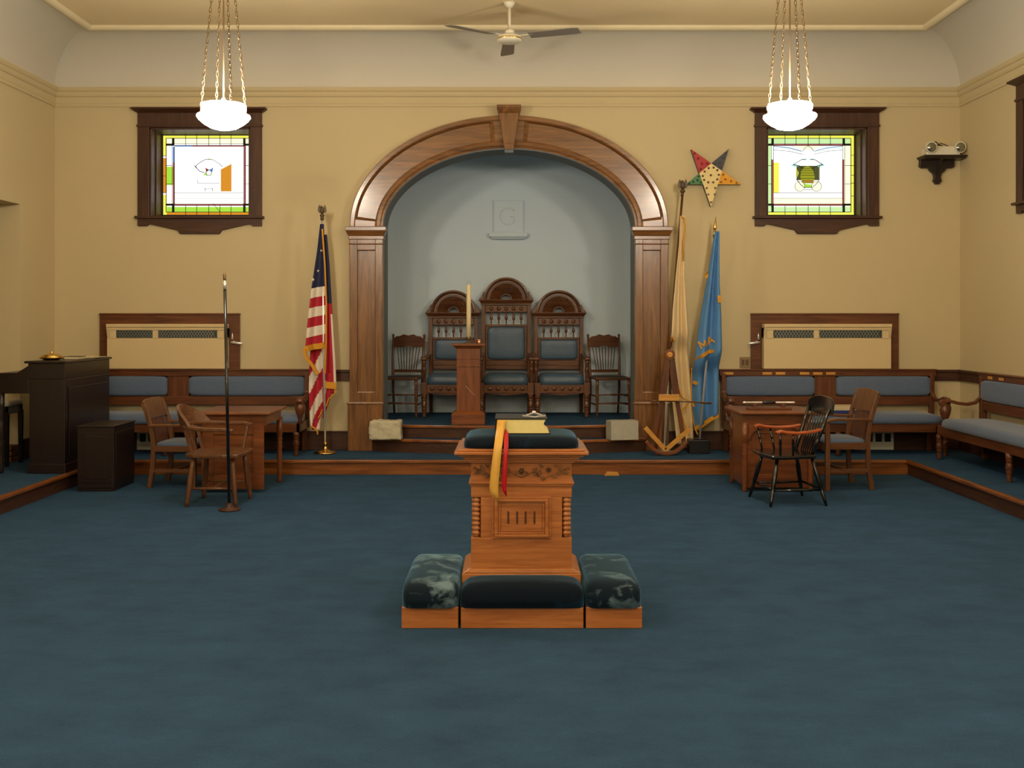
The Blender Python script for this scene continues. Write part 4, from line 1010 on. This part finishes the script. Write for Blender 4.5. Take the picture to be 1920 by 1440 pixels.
# ================================================================== ROD, FLAGS
rd = thing('black_rod', 'thin black rod with a silver spear tip standing upright in a round foot', 'rod', (PX(430, 8.64), 8.64, 0))
build('foot', MB().lathe([(.085, 0), (.09, .008), (.08, .016), (.03, .03), (.02, .06), (.016, .06)], n=24), WIN['x'], rd)
top = (-.036, 0, 1.79)
build('shaft', MB().tube([(0, 0, .02), top], .0125, 12), M_BLK, rd)
build('ferrule', MB().spin((-.0358, 0, 1.79), (-.0375, 0, 1.865), [(0, .0135), (.8, .0135), (.85, .008), (1, .008)]), M_CHROME, rd)
build('spear_tip', MB().spin((-.0375, 0, 1.865), (-.039, 0, 1.935), [(0, .008), (.15, .016), (.3, .01), (.45, .015), (1, .001)]), M_BRONZE, rd)

class Fold:
    """one hanging fold of cloth: rows = [(py, pxl, pxr)], real distance d, rippled in depth"""
    def __init__(s, rows, d, amp=.03, waves=1.5, ph=0.0, slope=0.0, front=None):
        s.front = front
        s.rows, s.d, s.amp, s.w, s.ph, s.sl = rows, d, amp, waves, ph, slope
    def lr(s, py):
        r = s.rows
        if py <= r[0][0]: return r[0][1], r[0][2]
        for a, b in zip(r, r[1:]):
            if py <= b[0]:
                t = (py - a[0]) / (b[0] - a[0]); t2 = t
                return a[1] + (b[1] - a[1]) * t2, a[2] + (b[2] - a[2]) * t2
        return r[-1][1], r[-1][2]
    def depth(s, u, py):
        l, r_ = s.lr(py); k = min(1, (r_ - l) / 30)
        f = 0
        if s.front:                     # the cloth passes in front of the pole above this height, behind it below
            q = min(1, max(0, (s.front[1] - py) / (s.front[1] - s.front[0]))); f = -s.front[2] * q * q * (3 - 2 * q)
        return s.d + s.amp * k * sin(2 * pi * s.w * u + s.ph) + s.sl * u + f
    def at(s, px, py, off=0):
        l, r_ = s.lr(py); u = (px - l) / max(1e-6, r_ - l)
        d = s.depth(u, py); return (PX(px, s.d), d + off, PZ(py, s.d))
    def mesh(s, mb, matf, nr=60, nc=16, skew=0.0):
        y0, y1 = s.rows[0][0], s.rows[-1][0]; vs = []
        for i in range(nr + 1):
            py = y0 + (y1 - y0) * i / nr; l, r_ = s.lr(py)
            for j in range(nc + 1):
                u = j / nc; yy = py + skew * (u - .5) * (i / nr)
                vs.append((PX(l + (r_ - l) * u, s.d), s.depth(u, py), PZ(yy, s.d)))
        k = len(mb.v); mb.v += vs
        for i in range(nr):
            py = y0 + (y1 - y0) * (i + .5) / nr
            for j in range(nc):
                a = i * (nc + 1) + j
                mb.f.append([k + a, k + a + 1, k + a + nc + 2, k + a + nc + 1]); mb.m.append(matf((j + .5) / nc, py)); mb.s.append(True)
def thick(o, t=.003):
    s = o.modifiers.new('thick', 'SOLIDIFY'); s.thickness = t; s.offset = 0
    return o
def eagle(mb, p, s, m=0):
    x, y, z = p
    mb.spin((x, y, z), (x, y, z + .03 * s), [(0, .02 * s), (.5, .026 * s), (1, .012 * s)], 12, m)
    mb.spin((x, y, z + .028 * s), (x, y - .01 * s, z + .105 * s), [(0, .012 * s), (.35, .024 * s), (.7, .017 * s), (.85, .015 * s), (1, .004 * s)], 12, m)
    mb.spin((x, y - .008 * s, z + .098 * s), (x - .026 * s, y - .02 * s, z + .098 * s), [(0, .014 * s), (.5, .011 * s), (1, .001)], 8, m)
    for q in (-1, 1):
        mb.prism([(x + q * .012 * s, z + .04 * s), (x + q * .03 * s, z + .035 * s), (x + q * .045 * s, z + .06 * s), (x + q * .04 * s, z + .10 * s), (x + q * .026 * s, z + .125 * s), (x + q * .014 * s, z + .09 * s)], y - .006, y + .008, 'xz', m)

FD = 11.18
def usflag():
    t = thing('national_flag', 'striped flag with gold fringe on a brass based pole left of the arch', 'flag', (PX(610, FD), FD, PLAT))
    X, Zf = (lambda p: PX(p, FD)), (lambda p: PZ(p, FD))
    build('base', MB().lathe([(.115, 0), (.12, .008), (.118, .016), (.095, .026), (.05, .036), (.022, .05), (.018, .10), (.024, .105), (.024, .115), (.014, .12)], n=32), M_GOLD, t)
    m = MB().tube([(X(610), FD, PLAT + .05), (X(606.5), FD, Zf(640)), (X(604), FD, Zf(412))], .011, 12)
    build('pole', m, M_CHROME, t, 0, True)
    m = MB(); m.spin((X(604), FD, Zf(413)), (X(604), FD, Zf(404)), [(0, .018), (.6, .02), (1, .01)]); eagle(m, (X(604), FD, Zf(406)), 1.0)
    build('eagle_finial', m, M_EAGLE, t, 0, True)
    cl = MB()
    # back folds first
    A_ = Fold([(440, 604, 613), (500, 605, 618), (570, 607, 622), (620, 608, 625), (680, 609, 629), (738, 610, 631)], FD + .05, .02, 1, .5)
    A_.mesh(cl, lambda u, y: 2 if y < 568 and u > .15 else (1 if (y > 590 and u > .82) else 0), nr=60, nc=10)
    C_ = Fold([(640, 583, 608), (690, 580, 610), (730, 579, 612), (760, 580, 606), (785, 581, 601), (806, 583, 599)], FD + .035, .02, 1.5, 0, 0)
    C_.mesh(cl, lambda u, y: [0, 1][int(((y + (u - .5) * 62 - 640) / 34)) % 2], nr=70, nc=18)
    D_ = Fold([(700, 604, 622), (745, 605, 620), (770, 605, 612), (784, 604, 607)], FD + .045, .01, 1, 0)
    D_.mesh(cl, lambda u, y: 0, nr=20, nc=8)
    # front fold: canton and level stripes
    B_ = Fold([(420, 600, 607), (470, 594, 608.5), (540, 583, 609.5), (600, 576, 609.5), (648, 571.5, 609)], FD - .03, .028, 1.25, .8)
    def bm_(u, y):
        if y < 539: return 2
        return [1, 0][int((y - 539) / 18.2) % 2]
    B_.mesh(cl, bm_, nr=100, nc=16, skew=-9)
    c = thick(build('cloth', cl, [M_RED, M_FWHITE, M_NAVY], t, 0, True))
    st = MB()
    for (px, py, r_) in ((586.5, 524, 3.6), (597, 508, 3.0), (603, 470, 2.6)):
        pp = [B_.at(px + (r_ if i % 2 == 0 else r_ * .42) * sin(pi * i / 5), py - (r_ if i % 2 == 0 else r_ * .42) * cos(pi * i / 5), -.008) for i in range(10)]
        st.add(pp, [list(range(10))])
    build('stars', st, M_FWHITE, c, 0, True)
    f = MB()
    def strip(F, pts, w_, off=-.012):
        P = [Vector(F.at(a, b, off)) for a, b in pts]; f.sweepbar(P, .006, w_, 0, up=(0, 0, 1))
    f.tube([(X(a), FD - .055, Zf(b)) for a, b in ((606, 430), (611, 500), (613.5, 570), (613, 640), (611, 700))], .010, 6)
    strip(B_, [(571.5, 655), (578, 653), (590, 650), (600, 649), (609, 647)], .06, -.02)
    f.sweepbar([(X(a), FD - .03, Zf(b)) for a, b in ((572, 654), (574, 668), (583, 680), (590, 690), (597, 702))], .03, .045, up=(0, 1, 0))
    f.sweepbar([(X(a), FD + .02, Zf(b)) for a, b in ((609, 722), (620, 723), (630, 724))], .012, .07)
    f.sweepbar([(X(a), FD + .02, Zf(b)) for a, b in ((629, 728), (627, 738), (616, 748), (611, 762))], .012, .035, up=(0, 1, 0))
    f.sweepbar([(X(a), FD + .02, Zf(b)) for a, b in ((604, 768), (600, 778), (596, 784))], .012, .03, up=(0, 1, 0))
    f.sweepbar([(X(a), FD + .015, Zf(b)) for a, b in ((583, 799), (590, 804), (595, 809), (595, 815))], .012, .04, up=(0, 1, 0))
    build('fringe', f, M_FRINGE, t, .003, True)
usflag()

def blueflag():
    d = 11.22
    t = thing('blue_flag', 'sky blue flag with gold letters leaning on a silver pole in a black box', 'flag', (PX(1309, d), d, PLAT))
    X, Z_ = (lambda p: PX(p, d)), (lambda p: PZ(p, d))
    m = MB(); m.box(X(1290), X(1328), d - .09, d + .09, PLAT, PLAT + .145); m.box(X(1302), X(1318), d - .03, d + .03, PLAT + .145, PLAT + .16)
    build('base_box', m, M_BLACK, t, .006, True)
    m = MB().tube([(X(1311), d - .03, PLAT + .15), (X(1326), d - .03, Z_(650)), (X(1339), d - .0, Z_(440))], .012, 12)
    build('pole', m, M_CHROME, t, 0, True)
    m = MB().tube([(X(1338.7), d, Z_(446)), (X(1340), d, Z_(430))], .016, 10); m.spin((X(1340), d, Z_(432)), (X(1342), d, Z_(406)), [(0, .014), (.2, .02), (.35, .016), (1, .001)])
    build('spear_finial', m, M_GOLD, t, 0, True)
    F = Fold([(436, 1335, 1343.5), (480, 1328, 1343), (540, 1318, 1343), (600, 1307, 1346), (660, 1299.5, 1347), (700, 1296, 1347), (740, 1297, 1347), (790, 1303, 1346)], d + .06, .045, 1.6, 2.0, front=(662, 705, .16))
    cl = MB(); F.mesh(cl, lambda u, y: 0, nr=80, nc=26, skew=-30)
    c = thick(build('cloth', cl, M_SKYB, t, 0, True))
    f = MB()
    f.sweepbar([F.at(a, b, -.012) for a, b in ((1304, 804), (1312, 799), (1322, 793), (1334, 785), (1346, 778))], .012, .045)
    f.tube([F.at(a, b, -.012) for a, b in ((1296.5, 690), (1297, 730), (1298, 770), (1303, 800))], .008, 6)
    f.sweepbar([(X(1304), d + .03, Z_(804)), (X(1309), d + .03, Z_(815))], .012, .03, up=(0, 1, 0))
    build('fringe', f, M_FRINGE, t, .002, True)
    L = MB()
    def stroke(pts, w_=3.2):
        for (ax, ay), (bx_, by_) in zip(pts, pts[1:]):
            P = []
            for i in range(5): q = i / 4; P.append(F.at(ax + (bx_ - ax) * q, ay + (by_ - ay) * q, -.012))
            L.sweepbar(P, .004, w_ * d / FPX, up=(0, 1, 0)) if False else [L.bar(P[i], P[i + 1], w_ * d / FPX, .006, up=(0, 1, 0)) for i in range(4)]
    def letter(cx, cy, lines, k=1.0):
        a = R(-22)
        for ln in lines: stroke([(cx + (x * cos(a) - y * sin(a)) * k, cy + (x * sin(a) + y * cos(a)) * k) for x, y in ln], 2.7)
    letter(1312, 645, [[(-5.5, 6.5), (-5, -6.5), (0, 3), (5, -6.5), (5.5, 6.5)]])
    letter(1327, 637.5, [[(-5.5, 6.5), (0, -6.5), (5.5, 6.5)], [(-3, 2), (3, 2)]])
    build('letters', L, M_FRINGE, c, 0, True)
    E = MB()
    def patch(pts, m=0):
        for a, b in zip(pts, pts[1:]):
            P = [F.at(a[0] + (b[0] - a[0]) * i / 5, a[1] + (b[1] - a[1]) * i / 5, -.012) for i in range(6)]
            for i in range(5): E.bar(P[i], P[i + 1], 6.5 * d / FPX, .006, up=(0, 1, 0))
    patch([(1301, 676), (1305, 670), (1313, 664), (1322, 659.5), (1333, 657)]); patch([(1299, 696), (1302, 690)]); patch([(1300, 716), (1306, 719)]); patch([(1319, 512), (1321.5, 514), (1320, 522)]); patch([(1341, 555), (1342, 568)])
    patch([(1300.5, 755), (1303, 762)])
    build('emblem', E, M_FRINGE, c, 0, True)
blueflag()

def creamflag():
    d = 11.30
    t = thing('cream_flag', 'pale cream flag on a leaning eagle topped pole right of the arch', 'flag', (PX(1245, d), d, PLAT))
    X, Z_ = (lambda p: PX(p, d)), (lambda p: PZ(p, d))
    build('base', MB().lathe([(.09, 0), (.095, .01), (.06, .03), (.022, .045), (.02, .09), (.014, .09)], n=24), M_STEEL, t)
    build('lower_pole', MB().tube([(X(1246), d, PLAT + .05), (X(1253), d - .01, Z_(680))], .014, 12), M_CHROME, t, 0, True)
    build('upper_pole', MB().tube([(X(1253), d - .01, Z_(682)), (X(1257), d - .01, Z_(630)), (X(1279.5), d, Z_(366))], .013, 12), WAL['z'], t, 0, True)
    m = MB().tube([(X(1279), d, Z_(368)), (X(1280), d, Z_(359))], .016, 10); eagle(m, (X(1280), d, Z_(361)), 1.15)
    build('eagle_finial', m, M_EAGLE, t, 0, True)
    F = Fold([(407, 1272, 1281), (460, 1270, 1280), (520, 1264, 1280), (580, 1259, 1284), (640, 1256, 1288), (700, 1258, 1294), (760, 1262, 1298), (836, 1270, 1301)], d + .045, .035, 1.8, 1.0, front=(620, 665, .13))
    cl = MB(); F.mesh(cl, lambda u, y: 0, nr=80, nc=24, skew=6)
    thick(build('cloth', cl, M_CRM, t, 0, True))
    f = MB().tube([F.at(a, b, -.02) for a, b in ((1273, 409), (1279, 412), (1280, 430), (1277.5, 455), (1277, 490))], .008, 6)
    build('edging', f, M_FRINGE, t, 0, True)
    f = MB().tube([F.at(a, b, -.015) for a, b in ((1262, 640), (1258, 632), (1257, 652))], .010, 6)
    build('tie', f, M_FRINGE, t, 0, True)
    f = MB().tube([(X(a), d - .06, Z_(b)) for a, b in ((1272, 730), (1278, 745), (1290, 752), (1284, 762), (1274, 770), (1279, 785), (1283, 800), (1281, 820))], .010, 6)
    f.spin((X(1281), d - .06, Z_(818)), (X(1281), d - .06, Z_(836)), [(0, .008), (.3, .018), (1, .02)], 10)
    build('cord', f, M_FRINGE, t, 0, True)
creamflag()

# wooden square and compasses display, standing on the platform
d = 11.02
ws = thing('compasses_display', 'large wooden compasses and gold square standing in front of the cream flag', 'emblem stand', (PX(1247, d), d, PLAT))
X, Z_ = (lambda p: PX(p, d)), (lambda p: PZ(p, d))
for s, foot in ((-1, 1222), (1, 1284)):
    pl = [(1255.5 + s * a, b) for a, b in ((8.5, 667), (0.4, 662), (0.4, 702), (6, 744), (20, 744))]
    m = MB().prism([(X(a), Z_(b)) for a, b in pl], d - .012, d + .012, 'xz')
    m.bar((X(1255.5 + s * 13), d, Z_(743)), (X(foot), d, Z_(840)), .045, .018, up=(0, 1, 0))
    build('compass_leg', m, BEN['z'] if s < 0 else BEN['z'], ws, .004, True)
build('hinge', MB().spin((X(1255.5), d + .03, Z_(665)), (X(1255.5), d - .022, Z_(665)), [(0, .055), (1, .055)], 24), DSK['z'], ws, .003, True)
build('hinge_cap', MB().spin((X(1255.5), d - .02, Z_(665)), (X(1255.5), d - .032, Z_(665)), [(0, .03), (.8, .03), (1, .024)], 20), GLDW, ws, 0, True)
build('level_bar', MB().box(X(1234), X(1273), d - .045, d - .018, Z_(751), Z_(739)), GLDW, ws, .003, True)
for e in ((1209, 801), (1293, 803)):
    build('square_arm', MB().bar((X(1247), d - .035, Z_(843)), (X(e[0]), d - .035, Z_(e[1])), .045, .02, up=(0, 1, 0)), GLDW, ws, .002, True)
arc = [(X(1249 + 47 * sin(a)), d - .01, Z_(790 + 0) - (60 * cos(a) - 0) * d / FPX) for a in [R(-52 + 104 * i / 16) for i in range(17)]]
zmin = min(p[2] for p in arc); arc = [(x, y, z - zmin + PLAT + .021) for x, y, z in arc]
build('rocker', MB().sweepbar(arc, .06, .036), DSK['x'], ws, .004, True)
build('back_strut', MB().bar((X(1239), d + .022, Z_(760)), (X(1232), d + .12, PLAT + .01), .03, .03).bar((X(1232), d, PLAT + .02), (X(1232), d + .13, PLAT + .02), .03, .035), DSK['z'], ws, .003, True)
build('cross_rod', MB().tube([(X(1192), d - .02, Z_(750)), (X(1290), d - .02, Z_(753)), (X(1333), d - .02, Z_(756))], [.004, .008, .011], 10), WAL['x'], ws, 0, True)

# ================================================================== WALL PIECES
star = thing('wall_star', 'five pointed star in red, black, yellow, green and white on the wall', 'star', (PX(1334.5, 11.45), YB, PZ(331, 11.45)))
sc = 11.4 / FPX
tips = [(-39, 51), (32, 52), (55, -15), (-2, -57), (-49, -15)]
def isect(p, q, r_, s_):
    a1, b1 = q[1] - p[1], p[0] - q[0]; c1 = a1 * p[0] + b1 * p[1]; a2, b2 = s_[1] - r_[1], r_[0] - s_[0]; c2 = a2 * r_[0] + b2 * r_[1]
    D = a1 * b2 - a2 * b1; return ((b2 * c1 - b1 * c2) / D, (a1 * c2 - a2 * c1) / D)
inner = [isect(tips[i], tips[(i + 2) % 5], tips[(i + 1) % 5], tips[(i - 1) % 5]) for i in range(5)]   # between tip i and i+1
SM = [plain('star_red', rgb(176, 48, 50), .6), plain('star_navy', rgb(66, 66, 72), .6), plain('star_yellow', rgb(226, 160, 36), .6), plain('star_white', rgb(236, 214, 150), .6), plain('star_green', rgb(82, 136, 92), .6)]
nm = ['red', 'dark grey', 'yellow', 'white', 'green']
sd_ = plain('star_edge', rgb(92, 88, 84), .6); DOT = plain('socket_dark', rgb(92, 74, 60), .5)
def bulbs(par, pts, mat):
    for x, y in pts: build('bulb', MB().spin((x * sc, -.066, y * sc), (x * sc, -.08, y * sc), [(0, .012), (.6, .011), (.9, .006), (1, .002)], 10), mat, par)
def lerp(a, b, t): return (a[0] + (b[0] - a[0]) * t, a[1] + (b[1] - a[1]) * t)
for i in range(5):
    pts = [inner[i - 1], tips[i], inner[i]]; ctr = lerp(lerp(inner[i - 1], inner[i], .5), tips[i], .0)
    P_ = [(x * sc, y * sc) for x, y in pts]
    if i == 3: P_ = P_ + []
    m = MB().prism(P_, -.062, 0, 'xz', 1); m.m = [1] * len(m.m)
    m.add([(x, -.0635, z) for x, z in P_], [(0, 1, 2)], 0)
    o = build('point', m, [SM[i], sd_], star); o['label'] = nm[i] + ' point'
    c0 = lerp(inner[i - 1], inner[i], .5)
    bp = [lerp(c0, tips[i], .78), lerp(c0, tips[i], .52)] + [lerp(lerp(c0, tips[i], .22), q, .55) for q in (inner[i - 1], inner[i])] + [lerp(c0, tips[i], .25)]
    if i == 3: bp = [lerp(c0, tips[i], t) for t in (.8,)] + [(-7, -34), (5, -34), (-10, -22), (6, -22)]
    bulbs(o, bp, plain('bulb_' + 'abcde'[i], tuple(c * .55 for c in [rgb(176, 48, 50), rgb(120, 110, 110), rgb(226, 150, 36), rgb(170, 140, 110), rgb(60, 110, 70)][i][:3]) + (1,), .3))
m = MB(); P_ = [(x * sc, y * sc) for x, y in inner]; m.prism(P_, -.062, 0, 'xz', 1); m.add([(x, -.0635, z) for x, z in P_], [(0, 1, 2, 3, 4)], 0)
o = build('center', m, [SM[3], sd_], star); o['label'] = 'white center'
cc = (sum(p[0] for p in inner) / 5, sum(p[1] for p in inner) / 5)
bp = [cc]
for i in range(5): bp += [lerp(lerp(inner[i], inner[(i + 1) % 5], t), cc, .22) for t in (.28, .72)]
bulbs(o, bp, DOT)

em = thing('emergency_light', 'white twin lamp emergency light on a dark scrolled bracket near the right corner', 'emergency light', (PX(1763, 11.4), YB, PZ(293, 11.4)))
s_ = 11.4 / FPX
m = MB().box(-38 * s_, 42 * s_, -.22, 0, -.02, 0); m.taper((-34 * s_, 38 * s_, -.2, 0, -.035), (-37 * s_, 41 * s_, -.215, 0, -.02))
br = [(-34, -5), (-35, -18), (-30, -21), (-18, -21), (-14, -27), (-9, -31), (-7, -38), (-9, -45), (-4, -51), (2, -51), (7, -45), (5, -38), (7, -31), (12, -27), (16, -21), (26, -21), (31, -18), (31, -5)]
m.prism([(x * s_, z * s_) for x, z in br], -.05, -.0, 'xz'); m.prism([(-.18, -.03), (-.05, -.03), (-.05, -.2), (-.09, -.12)], -.025, .005, 'yz')
build('bracket', m, DRK['x'], em, .006)
build('battery_case', MB().box(-30 * s_, 32 * s_, -.17, -.02, 0, .085).taper((-30 * s_, 32 * s_, -.17, -.02, .085), (-25 * s_, 27 * s_, -.16, -.03, .10)), M_WHITE, em, .006)
for x in (-24, 30):
    lm = MB().spin((x * s_, -.12, .085), (x * s_, -.215, .08), [(0, .03), (.3, .052), (.9, .058), (1, .058)], 20); lp = build('lamp_head', lm, M_WHITE, em)
    build('lens', MB().spin((x * s_, -.214, .08), (x * s_, -.228, .08), [(0, .052), (.6, .045), (1, .012)], 20), M_GLASSW, lp)
m = MB().tube([(-18 * s_, -.1, .085), (-14 * s_, -.1, .12), (-6 * s_, -.1, .115), (2 * s_, -.1, .14), (8 * s_, -.1, .125), (16 * s_, -.1, .105), (24 * s_, -.1, .10)], .005, 6)
m.tube([(-14 * s_, -.1, .15), (-8 * s_, -.1, .155), (-2 * s_, -.1, .12), (4 * s_, -.1, .11)], .005, 6)
build('cable', m, M_BLACK, em)

wp = thing('outlet_plate', 'small brown outlet plate on the wall above the right bench', 'outlet', (PX(1396.5, 11.5), YB, PZ(679.5, 11.5)))
build('plate', MB().box(-.055, .055, -.012, 0, -.058, .058), plain('tan_plastic', rgb(140, 112, 72), .5), wp, .003)
for x in (-.022, .022): build('socket', MB().box(x - .014, x + .014, -.016, -.01, -.03, .03), plain('brown_plastic', rgb(88, 66, 42), .5), wp, .002)

def vent(label, x0, x1):
    t = thing('wall_vent', label, 'vent', ((x0 + x1) / 2, YB - .03, PLAT + .005), group='white vents in the baseboard')
    a = (x1 - x0) / 2
    m = MB(); m.box(-a, a, -.016, 0, 0, .085); m.box(-a, a, -.016, 0, .175, .20); n = 5
    for i in range(n): x = -a + (2 * a - .03) * i / (n - 1); m.box(x, x + .03, -.016, 0, .08, .18)
    build('plate', m, M_WHITE, t, .003); build('grille', MB().box(-a + .02, a - .02, -.006, -.001, .08, .18), M_BLACK, t)
vent('white vent plate in the baseboard under the right back bench', 3.68, 4.10)
vent('white vent plate in the baseboard under the left back bench', -4.03, -3.62)

wd = thing('wood_wedge', 'small orange wooden wedge on the carpet against the platform step', 'wedge', (PX(1147, 10.57), 10.565, 0))
build('wedge', MB().prism([(-.075, 0), (.075, 0), (.06, .032), (-.05, .036)], -.03, .03, 'xz'), GLDW, wd, .003)

# ================================================================== CEILING FAN AND PENDANTS
FH = 4.17
fn = thing('ceiling_fan', 'white three blade ceiling fan on a long stem in front of the arch', 'ceiling fan', (PX(955, 10.08), 10.08, ZC))
def L_(z): return z - ZC
build('canopy', MB().lathe([(.02, L_(4.49)), (.03, L_(4.495)), (.05, L_(4.525)), (.055, 0)]), M_WHITE, fn)
build('stem', MB().lathe([(.015, L_(4.25)), (.015, L_(4.5))]), M_WHITE, fn)
build('motor', MB().lathe([(.03, L_(4.29)), (.045, L_(4.275)), (.05, L_(4.245)), (.04, L_(4.24)), (.045, L_(4.235)), (.10, L_(4.225)), (.115, L_(4.205)), (.115, L_(4.18)), (.105, L_(4.165)), (.06, L_(4.155)), (.02, L_(4.153))][::-1], n=32), M_WHITE, fn)
build('band', MB().lathe([(.1155, L_(4.187)), (.117, L_(4.19)), (.117, L_(4.197)), (.1155, L_(4.20))], n=32, cap=False), M_GOLD, fn)
for a in (92, 216, -20):
    m = MB(); n = 10; vs = []
    for i in range(n + 1):
        r_ = .20 + .49 * i / n; wv = .058 + .012 * (i / n); wv *= 1 if i < n else .8
        for s in (-1, 1): vs += [(r_, s * wv, .010 * s * -1), (r_, s * wv, .010 * s * -1 + .006)]
    m.add(vs, [q for i in range(n) for k in [4 * i] for q in ((k, k + 4, k + 6, k + 2), (k + 1, k + 3, k + 7, k + 5), (k, k + 1, k + 5, k + 4), (k + 2, k + 6, k + 7, k + 3))] + [(0, 2, 3, 1), (4 * n, 4 * n + 1, 4 * n + 3, 4 * n + 2)])
    Mx = Matrix.Translation((0, 0, L_(4.21))) @ Matrix.Rotation(R(a), 4, 'Z')
    b = build('blade', m.xf(Mx), M_GREYB, fn)
    build('blade_iron', MB().bar((.09, 0, .005), (.24, 0, .006), .045, .006).xf(Mx), M_WHITE, b)

GLOW = emit('lit_glass_bowl', (1.0, .93, .80, 1), BOWL_E)
ZB = 3.10
def pendant(x, y, ang, label):
    t = thing('pendant_lamp', label, 'pendant lamp', (x, y, ZC), R(ang), 'glass bowl pendant lamps')
    z = lambda v: v - ZC
    pr = [(.0, 2.985), (.05, 2.987), (.10, 3.0), (.15, 3.03), (.185, 3.06), (.20, 3.082), (.198, 3.095), (.175, 3.105), (.158, 3.118), (.158, 3.13), (.168, 3.145), (.170, 3.17), (.163, 3.178), (.155, 3.17), (.15, 3.12), (.12, 3.06), (.06, 3.02), (.0, 3.015)]
    b = MB().lathe([(r_, z(v)) for r_, v in pr], n=40, cap=False)
    bo = build('glass_bowl', b, GLOW, t)
    build('canopy', MB().lathe([(.02, z(4.43)), (.05, z(4.45)), (.085, z(4.50)), (.09, 0)]), M_BRONZE, t)
    build('stem', MB().lathe([(.006, z(3.14)), (.006, z(4.45))], n=10), M_BRONZE, t)
    build('lamp_holder', MB().lathe([(.012, z(3.10)), (.03, z(3.12)), (.032, z(3.18)), (.02, z(3.21)), (.008, z(3.23))]), M_GOLD, t)
    for k in range(4):
        a = k * pi / 2; p0 = Vector((.178 * cos(a), .178 * sin(a), z(3.10))); p1 = Vector((.045 * cos(a), .045 * sin(a), z(4.46)))
        m = MB(); N = 34; dv = (p1 - p0) / N; tq = dv.to_track_quat('Z', 'Y')
        for i in range(N):
            c = p0 + dv * (i + .5); h = dv.length * .72; w_ = .0085; q = tq @ Matrix.Rotation(pi / 2 * (i % 2), 3, 'Z').to_quaternion()
            ring = [c + q @ Vector((w_ * cos(th), 0, h * sin(th))) for th in [2 * pi * j / 8 for j in range(8)]]
            m.tube(ring, .0028, 4, closed=True)
        build('chain', m, M_BRONZE, t)
        build('hook', MB().spin(p0 - Vector((0, 0, .028)), p0 + Vector((0, 0, .01)), [(0, .004), (.3, .014), (.7, .012), (1, .005)], 10), M_BRONZE, bo)
    l = bpy.data.lights.new('bulb', 'POINT'); l.energy = BULB_W; l.color = LAMP_COL; l.shadow_soft_size = .1
    lo = bpy.data.objects.new('bulb', l); COL.objects.link(lo); lo.parent = t; lo.location = (0, 0, z(3.26))
    return t
lab = ['glowing glass bowl pendant hanging on four chains at the left', 'glowing glass bowl pendant hanging on four chains at the right']
for i, (x, y, a) in enumerate(LAMPS):
    pendant(x, y, a, lab[i] if i < 2 else 'unseen glass bowl pendant added to light the hall, ' + ('left' if x < 0 else 'right') + ([' just above the view', ' over the viewer', ' behind the viewer'][i // 2 - 1]))
